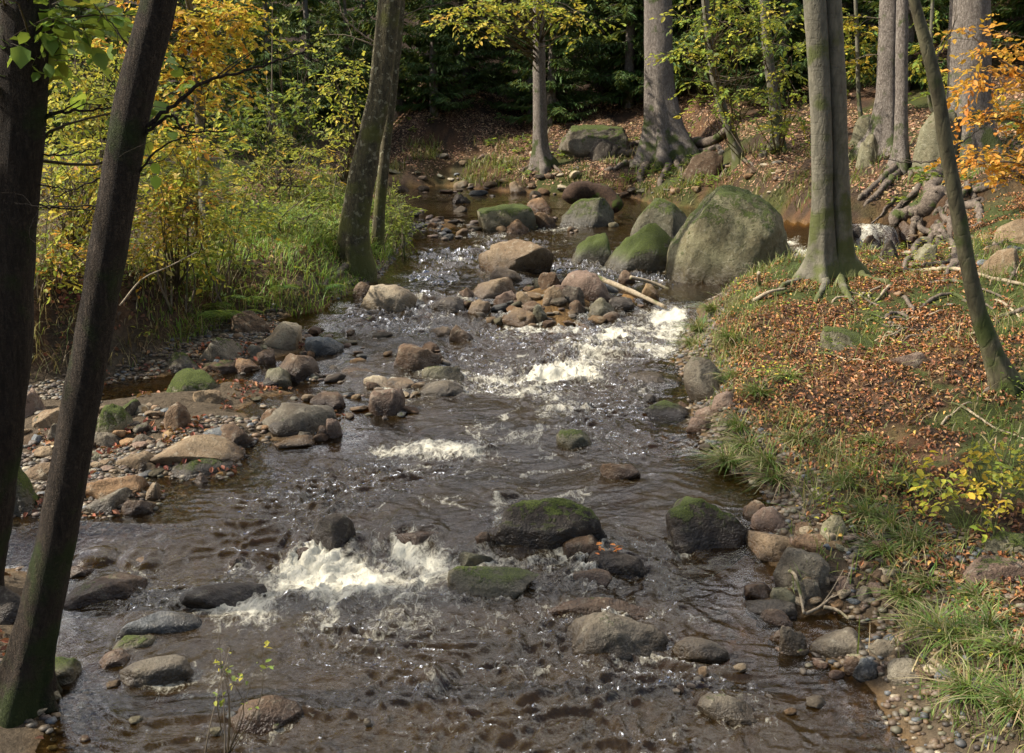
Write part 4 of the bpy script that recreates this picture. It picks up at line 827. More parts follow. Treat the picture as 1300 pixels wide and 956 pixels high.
tree('young_beech', 'yellow-green young beech glimpsed right of the double trunk', 'tree', [(1092, 190, 6), (1090, 120, 5), (1088, 40, 5), (1086, 0, 4)], M_BEECH, 7, y=24,
     crown=dict(ells=[(1090, 40, 24, 24, 10, 26), (1092, 84, 24, 24, 8, 26), (1085, 60, 24, 14, 8, 12), (1075, 20, 24, 14, 10, 10)], size=.09, pal=[(2, YGR), (1.5, YEL), (1.5, LGR), (.6, GOL)], flat=.12, r=.008), sides=8)
tree('young_beech', 'dull green-yellow young beech between the grey pair and the leaning slim tree', 'tree', [(1182, 200, 6), (1180, 120, 5), (1184, 0, 4)], M_BEECH, 7, y=23.5,
     crown=dict(ells=[(1195, 55, 23.5, 26, 8, 20), (1170, 80, 23.5, 18, 8, 14), (1200, 98, 23.5, 18, 8, 16), (1185, 20, 23.5, 20, 10, 12), (1190, 118, 23, 12, 5, 7)], size=.09, pal=[(2, LGR), (1.5, YGR), (1.2, YEL)], flat=.12, r=.008), sides=8)
tree('young_beech', 'bright orange-leaved beech reaching in from the right edge', 'tree', [(1352, 330, 16), (1350, 200, 13), (1346, 80, 11), (1340, 0, 9)], M_BEECH, 7, y=10.8,
     limbs=[(5, [(1350, 250), (1310, 215), (1270, 205), (1225, 212)], 4), (5, [(1348, 190), (1310, 160), (1270, 150), (1240, 152)], 4), (4, [(1346, 130), (1310, 105), (1270, 75), (1228, 40)], 4)],
     crown=dict(ells=[(1230, 42, 10.8, 22, 9, 14), (1262, 62, 10.8, 28, 10, 26), (1290, 88, 10.8, 28, 12, 32), (1240, 92, 10.8, 24, 6, 16), (1270, 110, 10.8, 34, 7, 26), (1225, 108, 10.8, 18, 5, 8), (1295, 135, 10.8, 22, 10, 22), (1262, 148, 10.8, 34, 7, 30), (1295, 165, 10.8, 24, 9, 22), (1235, 158, 10.8, 22, 5, 10),
         (1240, 200, 10.8, 34, 8, 26), (1275, 210, 10.8, 34, 10, 38), (1225, 185, 10.8, 20, 5, 8), (1300, 195, 10.8, 20, 8, 18), (1285, 225, 10.8, 22, 5, 12), (1200, 205, 10.8, 16, 4, 5)], size=.06, pal=[(3, (.68, .33, .06)), (2, ORA), (1.5, GOL), (.5, (.7, .45, .12))], per=9, tw=(.15, .32), flat=.1, wr=.6, r=.004, frac=.12, dens=.62), flare=.2, sides=12)
# --- left shrubs and young beeches
def shrub(name, label, cat, u, v, y, ells, nst=5, group=None, **ck):
    b = at(u, v, y); b[2] = float(H(b[0], b[1])); rng = np.random.default_rng(int(u*3+v))
    e = empty(name, b, label, cat, group); k = dict(size=.055, pal=[(1, YEL)]); k.update(ck); r = k.pop('r', .005); dn = k.pop('dens', 1.0); fr = k.pop('frac', .06); matl = k.pop('mat', M_LEAF)
    V, Fc, C, st = foliage([pxell(*q[:5], max(2, int(q[5]*dn))) for q in ells], rng=rng, **k); Vt, Ft = twigs(st, b+np.array([0, 0, .25]), rng, r, fr); leafy('foliage', V-b, Fc, C, Vt-b, Ft, e, matl)
    for i in range(nst):
        t = st[rng.integers(len(st)), :3]; t = t+np.array([0, 0, .2]); s0 = b+rng.normal(size=3)*np.array([.18, .12, 0])-np.array([0, 0, .05])
        Vs, Fs = tube(spline([s0, s0*.6+t*.4+rng.normal(size=3)*.12, t], 14), np.linspace(.014, .004, 14)*(y/11), 6); mk('stem', Vs-b, Fs, M_TWIG, e)
    return e
shrub('shrub', 'pale yellow-green shrub with small leaves between the two dark foreground trunks', 'shrub', 110, 330, 11.5, [(85, 95, 11.5, 32, 40, 46), (125, 75, 11.8, 34, 30, 40), (135, 120, 11.3, 30, 26, 36), (80, 160, 11.3, 30, 30, 36), (150, 60, 12, 20, 20, 18), (110, 140, 11.5, 36, 30, 40)], size=.055, pal=[(3, YGR), (2, (.5, .46, .12)), (1.5, LGR), (1, YEL), (.6, GOL)], per=8)
shrub('shrub', 'golden-yellow shrub low between the two dark foreground trunks', 'shrub', 100, 380, 10.8, [(80, 215, 10.8, 34, 30, 50), (120, 210, 10.6, 30, 30, 50), (95, 270, 10.6, 40, 26, 56), (70, 320, 10.4, 30, 26, 32), (120, 310, 10.6, 26, 26, 26), (70, 355, 10.4, 24, 16, 12)], size=.054, pal=[(2, YEL), (.8, GOL), (3, YGR), (.7, ORA), (2.6, LGR), (.6, GRN)])
shrub('shrub', 'golden and orange shrub just right of the leaning foreground trunk', 'shrub', 225, 370, 11.2, [(215, 190, 11.2, 36, 34, 60), (255, 185, 11.4, 36, 24, 48), (210, 245, 11, 34, 28, 56), (250, 240, 11.2, 40, 24, 56), (180, 280, 11, 26, 26, 30), (225, 285, 11, 42, 22, 46), (195, 320, 10.8, 40, 16, 26), (265, 278, 11.2, 30, 16, 24)], size=.056, pal=[(2.4, YEL), (1.2, GOL), (.9, ORA), (2.2, YGR), (2.2, LGR), (.6, (.66, .5, .2))])
tree('young_beech', 'slim pale-stemmed beech with a canopy of orange-gold leaves', 'tree', [(258, 250, 13), (252, 120, 11), (247, 60, 9), (240, 0, 8)], M_BEECH, 8, y=14,
     crown=dict(ells=[(170, 20, 13.6, 34, 22, 40), (225, 25, 13.6, 40, 26, 60), (285, 15, 13.8, 40, 18, 54), (240, 70, 13.6, 46, 22, 64), (300, 50, 13.8, 40, 14, 44), (275, 95, 13.6, 46, 10, 36), (215, 105, 13.6, 28, 22, 36), (320, 20, 13.8, 22, 12, 18), (300, 122, 13.6, 30, 6, 16), (160, 55, 13.6, 24, 18, 20), (235, 135, 13.4, 34, 16, 30), (230, -14, 13.8, 90, 14, 50)], size=.07, pal=[(3, (.64, .40, .055)), (1.8, YEL), (1.5, ORA), (1.4, YGR)], dens=.8, per=9, flat=.15, r=.005, frac=.14, tw=(.2, .45)), sides=12, flare=.2)
shrub('shrub', 'yellow-green bush of bramble and saplings above the grassy left bank', 'shrub', 290, 360, 12, [(300, 275, 12, 34, 22, 44), (275, 318, 11.8, 28, 22, 36), (320, 280, 12.2, 22, 16, 18), (255, 322, 11.6, 26, 18, 24)], size=.06, pal=[(2, YGR), (3, LGR), (.9, YEL), (2, GRN), (.4, GOL)])
shrub('shrub', 'grey-green leafy bush left of the thick lichen-streaked trunk', 'shrub', 385, 320, 14.6, [(360, 280, 14.4, 34, 24, 60), (400, 268, 14.6, 34, 26, 64), (425, 285, 14.6, 20, 24, 30), (380, 310, 14.2, 36, 16, 36)], size=.055, pal=[(3, (.13, .19, .045)), (2, LGR), (1, (.24, .28, .1)), (.4, YGR)], per=10, wr=.4)
shrub('shrub', 'feathery olive and rust undergrowth behind the grey-green bush', 'shrub', 355, 270, 17.5, [(330, 225, 17.5, 34, 28, 50), (370, 225, 17.5, 34, 28, 54), (410, 225, 17.5, 30, 26, 44), (345, 190, 18, 40, 18, 34), (395, 185, 18, 34, 16, 30)], size=.07, pal=[(2, (.2, .21, .07)), (2, LGR), (1.2, YGR), (.7, GOL), (.8, (.26, .16, .07))], per=9, wr=.35, flat=1.2)
shrub('sapling', 'spindly sapling with small yellow-green leaves behind the thick lichen-streaked trunk', 'sapling', 438, 220, 19, [(430, 110, 19, 26, 22, 26), (450, 85, 19, 20, 20, 20), (425, 150, 19, 24, 16, 22), (445, 170, 19, 20, 22, 20), (415, 75, 19, 18, 14, 10), (410, 190, 19, 22, 12, 14)], size=.075, pal=[(3, YGR), (2, YEL), (1.5, LGR)], per=6, tw=(.25, .5), frac=.2, nst=3)
shrub('sapling', 'pale leaning sapling stem with few leaves in the gap left of centre', 'sapling', 368, 165, 21, [(372, 60, 21, 26, 22, 9), (340, 120, 21, 22, 22, 8), (400, 55, 21, 20, 10, 9), (365, 20, 21, 20, 18, 6)], size=.08, pal=[(2, YGR), (2, LGR), (1, (.35, .4, .2))], per=6, frac=.4, nst=3)
shrub('shrub', 'green feathery bush at the water edge right of the thin brown trunk', 'shrub', 503, 305, 16.5, [(503, 268, 16.6, 16, 24, 54), (512, 290, 16.5, 12, 14, 24), (492, 285, 16.6, 14, 20, 30)], size=.07, pal=[(3, (.12, .17, .04)), (2, LGR), (1, (.25, .27, .1))], per=9, wr=.25, flat=1.5)
shrub('shrub', 'low yellow-leaved bush in the lower right corner of the bank', 'shrub', 1250, 640, 6.0, [(1240, 585, 6.1, 50, 16, 22), (1190, 600, 6.0, 32, 12, 12), (1270, 620, 5.9, 40, 20, 22), (1225, 640, 5.8, 40, 12, 14), (1290, 590, 6.1, 26, 20, 14)], size=.042, pal=[(3, (.62, .48, .05)), (2, YGR), (1.5, LGR), (.5, GOL)], per=6, tw=(.08, .2), r=.0022, frac=.2, nst=4)
shrub('seedling', 'tiny green-yellow seedling growing up into view at the very front left', 'seedling', 285, 915, 4.3, [(283, 838, 4.35, 14, 8, 3), (318, 852, 4.3, 14, 5, 3), (276, 862, 4.25, 10, 5, 2), (300, 880, 4.25, 22, 12, 4)], size=.03, pal=[(2, LGR), (1, YEL), (1, GRN)], per=4, tw=(.04, .09), r=.0018, frac=.5, nst=2)
shrub('shrub', 'tall green and yellow shrub filling in behind the golden bushes', 'shrub', 170, 300, 15.5, [(100, 110, 15.5, 50, 44, 70), (180, 160, 15.5, 50, 40, 60), (120, 220, 15.2, 60, 40, 60), (235, 215, 15.5, 46, 36, 60), (280, 240, 15.5, 40, 26, 40)], size=.07, pal=[(3, LGR), (2, YGR), (1.4, GRN), (1, YEL), (.4, (.5, .5, .2))], frac=.05)
shrub('shrub', 'dark green leafy shrub in shade beneath the orange-gold canopy', 'shrub', 330, 230, 19, [(300, 170, 19, 50, 36, 70), (350, 150, 19.5, 40, 34, 50), (260, 120, 19, 46, 40, 50), (395, 130, 20, 30, 40, 30)], size=.08, pal=[(3, GRN), (2, LGR), (1, DGR), (.8, YGR)], frac=.05)
# --- ferns
def fern(label, u, v, n, L, seed):
    b = G(u, v); rng = np.random.default_rng(seed); e = empty('fern', b, label, 'fern')
    for i in range(n):
        a = rng.uniform(0, 6.3); d = np.array([math.cos(a), math.sin(a)*.8-.25, 0]); l = L*rng.uniform(.7, 1.15); t = np.linspace(0, 1, 26)
        p = d[None]*(l*t)[:, None]+np.array([0, 0, 1.0])*(l*(1.0*t-.75*t**2))[:, None]
        s = unit(np.cross(d, [0, 0, 1.0])); q, dd, sz = [], [], []
        for k in range(3, 26, 2):
            for g in (-1, 1): q.append(p[k]); dd.append(s*g+d*.35+np.array([0, 0, -.15])); sz.append(l*.30*math.sin(math.pi*min(1, (1-t[k])*.92+.08))**.8+.01)
        V, Fc = leaves(np.array(q), np.array(dd), np.tile([0, 0, 1.0], (len(q), 1)), np.array(sz), .15, .05, .1)
        mk('frond', V, Fc, M_LEAF, e, attrs={'Col': rep(pick([(2, (.07, .14, .025)), (1, (.10, .18, .035))], len(q), rng, .12), 6)})
fern('bright green fern overhanging the rocks at the foot of the left bank', 262, 408, 8, .55, 4)
fern('pale green fern just right of the overhanging one, lit by sun', 296, 405, 6, .42, 9)
fern('upright green fern in the grass near the pale cream boulder', 350, 372, 6, .42, 12)
fern('lush green fern at the top of the bank edge under the yellow-green bush', 318, 385, 7, .5, 23)
fern('small fern at the bank edge near the thick lichen-streaked trunk', 405, 372, 6, .38, 29)
fern('shaded dark fern left of the bright overhanging one', 232, 360, 6, .4, 17)
# --- background spruces
def spruce_mesh(seed, Hs=13.0, Rb=2.6):
    rng = np.random.default_rng(seed); PS, DS, SZ, limbs = [], [], [], []; z = .5
    while z < Hs-.4:
        L0 = Rb*(1-z/Hs)**.75*(.75+.25*min(1, z/2)); nb = rng.integers(5, 8)
        for k in range(nb):
            a = rng.uniform(0, 6.3); L = L0*rng.uniform(.65, 1.12); n = max(6, int(L/.085)); t = np.linspace(.12, 1, n); droop = rng.uniform(.1, .35)
            p = np.stack([np.cos(a)*L*t, np.sin(a)*L*t, z+L*(-droop*t+.22*t**2.5)], 1); s = np.array([-math.sin(a), math.cos(a), 0]); d0 = np.array([math.cos(a), math.sin(a), 0])
            limbs.append(tube(np.concatenate([[[0, 0, z]], p[::max(1, n//5)]]), np.linspace(.022, .006, 1+len(p[::max(1, n//5)])), 4))
            for g in (-1, 1)*3:
                PS.append(p+rng.normal(size=p.shape)*.04); DS.append(d0[None]*rng.uniform(.3, .9, (n, 1))+g*s[None]*rng.uniform(.5, 1, (n, 1))+np.array([0, 0, -1])*rng.uniform(.0, .6, (n, 1))); SZ.append((.11+.26*(1-t)*L/2.4+.06*rng.uniform(size=n))*rng.uniform(.55, 1.2, n))
        z += rng.uniform(.26, .42)
    PS, DS, SZ = map(np.concatenate, (PS, DS, SZ)); V, Fc = leaves(PS, DS, np.array([0, 0, 1.0])+rng.normal(size=PS.shape)*.5, SZ, .24, .1, .25)
    C = pick([(3, (.055, .098, .026)), (2, (.075, .13, .032)), (1, (.10, .155, .04))], len(PS), rng, .15)
    Vb, Fb = join(limbs); o = leafy('crown', V, Fc, rep(C, 6), Vb, Fb, None, M_NEEDLE); Vt, Ft = tube(np.array([[0, 0, q] for q in np.linspace(-.3, Hs, 14)]), np.linspace(.17, .02, 14), 9, .05); t = mk('trunk', Vt, Ft, M_SPRUCE)
    r = (o.data, t.data); [bpy.data.objects.remove(q) for q in (o, t)]; return r
SPR = [spruce_mesh(k, Hs, Rb) for k, (Hs, Rb) in enumerate([(9.5, 2.7), (8.5, 2.5), (10, 3.0), (7, 2.1)])]
sr = np.random.default_rng(3)
SP = [(9.8, 26.2), (12.6, 25.4), (7.2, 28), (-5.6, 24.2), (-8, 25.5), (-11, 21), (-9.2, 20.2), (9.2, 29.5), (12.2, 28.5), (15.5, 28), (10.5, 32.5), (7.4, 31.5), (13.8, 31.5), (17.5, 30), (20.5, 29), (5.6, 31), (3.6, 32.2), (-4.8, 30.6), (-2.4, 32), (1.2, 31.6), (-6.8, 27), (-3.6, 33), (-1.6, 34.5), (.6, 33.5), (2.8, 35), (4.6, 34), (7, 36), (-6, 31), (-8.5, 29), (-11, 27.5), (-5, 36), (-2.6, 38), (.0, 38.5), (2.2, 39), (5.2, 39), (8, 40), (10.5, 37), (-8, 35), (-12, 33), (-10, 24.5), (-13, 22), (12.5, 35), (14.5, 38), (17.5, 34), (-15, 28), (-7, 42), (-1, 44), (3.5, 45), (8, 46), (13, 45), (18, 42), (-12, 44), (-18, 36), (21, 38), (6.2, 32.5)]
for i, (x, y) in enumerate(SP):
    z = float(H(x, y)); k = [0, 1, 2, 3][sr.integers(4)]
    side = 'left' if x < -4.5 else ('centre' if x < 6.5 else 'right')
    lab = {'left': 'dark green spruce in the forest behind the autumn shrubs', 'centre': 'dark green spruce in shade above the far bank behind the thin grey tree', 'right': 'dark spruce deep in the forest behind the right-hand trunks'}[side]
    e = empty('spruce_tree', (x, y, z-.1), lab, 'tree', {'left': 'spruces behind the left shrubs', 'centre': 'spruces above the far bank', 'right': 'spruces behind the right-hand trunks'}[side])
    a = sr.uniform(0, 6.3); s = sr.uniform(.85, 1.2)*(.75 if x < -4 else 1); e.rotation_euler = (0, 0, a); e.scale = (s, s, s)
    for d, nm in zip(SPR[k], ('crown', 'trunk')):
        o = bpy.data.objects.new(nm, d); COL.objects.link(o); o.parent = e
# ------------------------------------------------------------------ roots on the right bank
RT = [(22, [(1196, 205), (1188, 228), (1170, 244)]), (19, [(1196, 222), (1180, 250), (1160, 268), (1172, 280)]), (24, [(1200, 240), (1180, 262), (1150, 275), (1125, 280)]), (12, [(1170, 285), (1158, 298), (1162, 312)]), (12, [(1185, 280), (1190, 298), (1180, 316), (1196, 328)]),
      (11, [(1200, 285), (1206, 305), (1198, 322)]), (13, [(1216, 262), (1240, 264), (1244, 285)]), (9, [(1172, 300), (1160, 320), (1172, 332)]), (8, [(1192, 300), (1178, 312), (1168, 330)]), (9, [(1295, 278), (1285, 300), (1262, 316), (1238, 324)]), (7, [(1205, 320), (1216, 336), (1212, 352)]), (8, [(1190, 330), (1200, 345), (1222, 348)])]
for L in RT: root_mesh(L, None, None, name='exposed_root', lab='gnarled grey-brown root in the tangle above the side waterfall', cat='root', grp='tangled roots above the side waterfall')
RB = [(7, [(1135, 352), (1170, 346), (1220, 346), (1270, 356), (1320, 362)]), (5, [(1160, 362), (1200, 360), (1240, 366), (1285, 380)]), (6, [(1145, 374), (1158, 392), (1160, 398)]), (5, [(1160, 398), (1185, 382), (1215, 376), (1250, 388)]), (5, [(1120, 405), (1140, 398), (1152, 408), (1148, 425)]), (4, [(1100, 405), (1125, 414), (1150, 420)]), (5, [(1200, 372), (1230, 385), (1262, 392)]),
      (8, [(1258, 415), (1275, 402), (1300, 396), (1330, 392)]), (4, [(1230, 445), (1260, 440), (1300, 425)]), (3, [(1030, 450), (1070, 456), (1100, 462)]), (3.5, [(1205, 505), (1235, 530), (1265, 545), (1300, 560)]), (3, [(1195, 540), (1215, 522), (1240, 512)])]
for L in RB: root_mesh((*L, M_DEAD if L[0] in (7, 3, 3.5) else M_ROOT), None, None, name='exposed_root', lab='thin bare root snaking over the leaf-strewn right bank', cat='root', grp='roots over the right bank litter')
# ------------------------------------------------------------------ driftwood, logs, sticks
rr_ = np.random.default_rng(55)
for k in range(26):
    u0, v0 = rr_.uniform(1130, 1300), rr_.uniform(225, 335); n = rr_.integers(3, 5); a = rr_.uniform(1.2, 2.6); pts = [(u0, v0)]
    for i in range(n): a += rr_.normal()*.5; l = rr_.uniform(10, 26); pts.append((pts[-1][0]+l*math.cos(a)*1.2, pts[-1][1]+l*abs(math.sin(a))*.7+1))
    root_mesh((rr_.uniform(4, 11), pts), None, None, name='exposed_root', lab='gnarled grey-brown root in the tangle above the side waterfall', cat='root', grp='tangled roots above the side waterfall')
for k in range(13):
    u0, v0 = rr_.uniform(1090, 1290), rr_.uniform(350, 440); a = rr_.choice([0, math.pi])+rr_.normal()*.5; pts = [(u0, v0)]
    for i in range(4): a += rr_.normal()*.45; l = rr_.uniform(10, 30); pts.append((pts[-1][0]+l*math.cos(a), pts[-1][1]+l*math.sin(a)*.45))
    root_mesh((rr_.uniform(2.5, 5), pts, M_ROOT if k % 2 else M_DEAD), None, None, name='exposed_root', lab='thin bare root snaking over the leaf-strewn right bank', cat='root', grp='roots over the right bank litter')
def stick(name, label, pts, w, mat, cat, sides=8, twig=0, rough=.1):
    p = np.array(pts); n = 8*len(p); sp = spline(p, n); rng = np.random.default_rng(int(abs(p[0, 0]*1000))); k = np.linalg.norm(p.mean(0)-np.array([0, 0, CAMZ]))/F
    rd = np.linspace(w*.5, w*.3, n)*k; parts = [tube(sp, rd, sides, rough, 8, seed=3)]
    c0 = len(parts[0][0]); V0 = parts[0][0]
    parts[0] = (np.concatenate([V0, sp[[0]], sp[[-1]]]), np.concatenate([parts[0][1], [[c0, (j+1) % sides, j, j] for j in range(sides)], [[c0+1, (n-1)*sides+j, (n-1)*sides+(j+1) % sides, (n-1)*sides+(j+1) % sides] for j in range(sides)]]))
    for j in range(twig):
        i = rng.integers(n//3, n-2); d = unit(unit(sp[i+1]-sp[i-1])+rng.normal(size=3)*.7); l = rng.uniform(.12, .35); parts.append(tube(spline([sp[i], sp[i]+d*l*.5, sp[i]+d*l+rng.normal(size=3)*.04], 6), np.linspace(rd[i]*.6, .002, 6), 5))
    V, Fc = join(parts); return tag(mk(name, V-p[0], Fc, mat, loc=p[0]), label, cat)
def up(u, v, dz): return S_at(u, v)+np.array([0, 0, dz])
def S_at(u, v): return P(u, v)
a = up(748, 372, .0); a = at(752, 350, a[1]+.1); b = up(845, 395, .05)
stick('fallen_pole', 'pale barkless pole lying across the rock island into the water', [a, (a+b)/2+np.array([0, 0, .015]), b], 8, M_DEAD, 'log')
stick('driftwood_branch', 'thin forked driftwood branch behind the pale fallen pole', [at(800, 352, a[1]+.2), at(826, 358, a[1]+.25), at(850, 368, a[1]+.2), at(878, 382, a[1]+.1)], 5, M_DEAD, 'branch', twig=4)
stick('forked_stick', 'bent forked stick lying on the pale olive stone at the right edge', [up(992, 739, .08), up(1006, 746, .10), up(1014, 760, .06), up(1020, 785, .03)], 5, M_DEAD, 'stick', twig=0)
stick('driftwood_stick', 'stick lying low over cobbles beside the right-hand inlet', [up(1022, 783, .02), up(1040, 776, .03), up(1058, 764, .05)], 4, M_DEAD, 'stick', twig=2)
stick('driftwood_stick', 'pale stick with a broken end by the right-hand inlet', [up(1045, 776, .03), up(1062, 780, .03), up(1078, 790, .02)], 5, M_DEAD, 'stick', twig=1)
stick('broken_post', 'short broken wooden stump standing in the grass before the giant boulder', [up(964, 378, -.05), up(964, 370, .05), at(963, 346, P(964, 374)[1])], 8, M_DEAD, 'stump', rough=.3)
stick('fallen_branch', 'pale bare branch hanging upright among the tangled roots', [at(1160, 238, 17.6), at(1163, 260, 17.5), at(1174, 280, 17.4)], 3, bark('pale_wood', (.45, .38, .27), (.6, .52, .4), mossamt=-.5, bump=.2), 'branch')
stick('fallen_branch', 'mossy fallen branch resting on the rocks left of the curving beech', [up(862, 186, .1), up(900, 190, .2), up(925, 178, .3)], 14, M_ROOT, 'branch')
stick('pale_branch', 'pale dry branch curved in the grass beside the double beech', [up(955, 385, .02), up(975, 378, .06), up(997, 371, .04)], 6, M_DEAD, 'branch')
stick('dry_twig', 'thin arching dry stem against the left bank behind the leaning trunk', [at(152, 388, 10), at(180, 355, 10.2), at(215, 338, 10.4), at(250, 320, 10.6)], 2.2, M_DEAD, 'twig', sides=5)
# wet curved log: a half-pipe of thick bark over the mossy boulder
lp = np.array([at(722, 258, 21.0), at(730, 244, 21.1), at(752, 243, 21.2), at(772, 250, 21.1), at(786, 268, 20.9)]); n = 34; sp = spline(lp, n)
V, Fc = tube(sp, np.interp(np.linspace(0, 1, n), [0, .03, .06, .3, .94, .97, 1], [.01, .12, .19, .22, .16, .12, .01]), 14, .12, 5, seed=9)
tag(mk('curved_log', V-lp[0], Fc, M_LOG, loc=lp[0]), 'wet dark curved log draped over the grey-green mossy boulder upstream', 'log')
# ------------------------------------------------------------------ grass
def blades(base, hgt, lean, width, col, az):
    n = len(base); t = np.array([0, .4, .75, 1.0]); d = np.stack([np.cos(az), np.sin(az), np.zeros(n)], 1); s = np.stack([-np.sin(az), np.cos(az), np.zeros(n)], 1)
    out = d[:, None]*(lean*hgt)[:, None, None]*(t**1.8)[None, :, None]; z = hgt[:, None]*(t[None]-.45*np.minimum(lean, 1.8)[:, None]*t[None]**2.2)
    p = base[:, None]+out; p[..., 2] += z; w = width[:, None, None]*np.array([1, .85, .55, .08])[None, :, None]*.5
    V = np.stack([p-s[:, None]*w, p+s[:, None]*w], 2).reshape(-1, 3)
    b = np.arange(n)[:, None, None]*8+np.arange(3)[None, :, None]*2+np.array([0, 1, 3, 2]); return V, b.reshape(-1, 4), rep(col, 8)
gr = np.random.default_rng(11)
GP = [(4, (.14, .25, .035)), (2.6, (.21, .31, .055)), (.9, (.30, .30, .09)), (.7, (.40, .33, .16))]
GP2 = [(2.2, (.11, .17, .035)), (2, (.17, .21, .05)), (1.2, (.30, .28, .11)), (1.2, (.40, .32, .17))]
def grass(name, label, n, xr, yr, mask, h, pal, w=.006, kind='stuff', clump=.5):
    x = gr.uniform(*xr, n); y = gr.uniform(*yr, n); m = mask(x, y)*(1-clump+clump*2*ss(n2(x, y, 2.6, 2, 5), -.15, .35)); ok = gr.uniform(size=n) < m; x, y = x[ok], y[ok]; k = len(x)
    hh = gr.uniform(*h, k)*(.7+.6*ss(n2(x, y, 1.8, 2, 9), -.4, .4)); az = gr.uniform(0, 6.3, k)
    V, Fc, C = blades(np.stack([x, y, H(x, y)-.01], 1), hh, gr.uniform(.15, 1.3, k), w*gr.uniform(.7, 1.4, k)*(1+y*.03), pick(pal, k, gr), az)
    tag(mk(name, V, Fc, M_GRASS, attrs={'Col': C}), label, None, None, kind)
grass('grass', 'sunlit long grass on the left bank by the thick trunk', 52000, (-6, .4), (10.6, 19), lambda x, y: ss(lookup(GDL, x, y), .0, .07)*ss(x, -4.6, -3.2)*(1-.4*ss(y, 15, 17)), (.09, .25), GP, .008)
grass('grass', 'thin grass and moss on the right bank', 60000, (.8, 6), (3.4, 14.5), lambda x, y: ss(SDW(x, y), .1, .25)*(.10+.75*(1-ss(SDW(x, y), .45, 1.1))+.3*ss(n2(x, y, .8, 4)*1.1, .05, .4))*(x > .7), (.05, .2), GP2, .006)
grass('grass', 'rough grass at the foot of the far bank', 80000, (-4, 11), (16.8, 31), lambda x, y: ss(SDW(x, y), .05, .2)*(1-.85*ss(SDW(x, y), 1.0, 2.8))*(1-ss(SDW(x, y), 2, 4))*.75*(1-.6*ss(x, 2.5, 4))*ss(n2(x, y, 1.1, 2, 3), -.3, .2), (.12, .34), [(2, (.10, .15, .03)), (2, (.16, .19, .05)), (1.6, (.28, .25, .11)), (1, (.36, .29, .15))], .012)
grass('grass', 'tangled dry grass and stems on the shaded left bank slope', 22000, (-9, -1.2), (7.5, 12.5), lambda x, y: ss(lookup(GDL, x, y), .0, .15)*.75, (.12, .4), [(2, (.22, .16, .09)), (1.3, (.12, .15, .04)), (1.5, (.14, .09, .05)), (.7, (.3, .24, .13))], .007)
TUFT = [(888, 420, .30, 0), (905, 395, .26, 0), (882, 440, .26, 0), (928, 432, .24, 0), (925, 590, .32, 0), (950, 570, .30, 0), (975, 590, .32, 0), (940, 545, .28, 0), (985, 610, .30, 0), (930, 480, .2, 0), (1003, 480, .2, 0), (965, 500, .2, 0), (1015, 560, .2, 0),
        (1100, 655, .30, 1), (1130, 668, .32, 1), (1120, 700, .26, 1), (1160, 690, .32, 1), (1150, 760, .30, 1), (1185, 800, .38, 1), (1215, 815, .36, 1), (1255, 800, .32, 1), (1285, 830, .34, 1), (1180, 740, .26, 1), (1240, 760, .25, 1), (1150, 610, .22, 1), (1075, 615, .22, 1), (1230, 880, .34, 1), (1290, 900, .36, 1), (1190, 620, .2, 1), (1110, 560, .18, 1)]
for (u, v, h, k) in TUFT:
    h *= .5 if k else .75
    b = G(u, v); n = 170; a = gr.uniform(0, 6.3, n); rr = gr.uniform(0, .09, n); base = np.stack([np.cos(a)*rr, np.sin(a)*rr, np.full(n, -.01)], 1)
    az = a+gr.normal(size=n)*.6; dn = math.atan2(-.5, -.7); az = np.where(gr.uniform(size=n) < .45, dn+gr.normal(size=n)*.7, az)
    V, Fc, C = blades(base, h*gr.uniform(.55, 1.25, n), gr.uniform(.4, 1.9, n), .0075*gr.uniform(.7, 1.3, n)*(1+b[1]*.03), pick([(2.4, (.10, .17, .035)), (1.6, (.15, .20, .05)), (1.8, (.34, .28, .15))], n, gr), az)
    tag(mk('sedge_tuft', V, Fc, M_GRASS, loc=b, attrs={'Col': C}), 'arching tuft of green and straw-coloured sedge on the lower right bank' if k else 'drooping green sedge tuft along the grassy edge below the double beech', 'grass tuft', 'sedge tufts on the lower right bank' if k else 'sedge tufts along the upper right water edge')
b = G(690, 940); n = 16; base = np.stack([gr.normal(size=n)*.12, gr.normal(size=n)*.06, np.full(n, -.05)], 1)
base0 = at(690, 905, 4.25); V, Fc, C = blades(base, gr.uniform(.4, .75, n), gr.uniform(.1, .5, n), np.full(n, .006), pick([(1, (.08, .11, .03))], n, gr), gr.uniform(0, 6.3, n))
# ------------------------------------------------------------------ fallen leaves
def litter(name, label, n, xr, yr, mask, size, pal, lift=.012):
    x = gr.uniform(*xr, n); y = gr.uniform(*yr, n); ok = gr.uniform(size=n) < mask(x, y); x, y = x[ok], y[ok]; k = len(x)
    e = .04; nx = (H(x-e, y)-H(x+e, y))/(2*e); ny = (H(x, y-e)-H(x, y+e))/(2*e); nrm = unit(np.stack([nx, ny, np.ones(k)], 1)+gr.normal(size=(k, 3))*.38)
    d = gr.normal(size=(k, 3)); d -= nrm*(d*nrm).sum(1)[:, None]
    V, Fc = leaves(np.stack([x, y, H(x, y)+lift+gr.uniform(0, .02, k)], 1), d, nrm, size*gr.uniform(.6, 1.3, k), .6, gr.uniform(-.5, .9, ) , .25)
    tag(mk(name, V, Fc, M_LITTER, attrs={'Col': rep(pick(pal, k, gr, .22), 6)}), label, None, None, 'stuff')
LP = [(3, (.36, .155, .06)), (2.6, (.25, .105, .045)), (1.6, (.42, .24, .12)), (2.6, (.14, .068, .036)), (.6, (.5, .3, .08))]
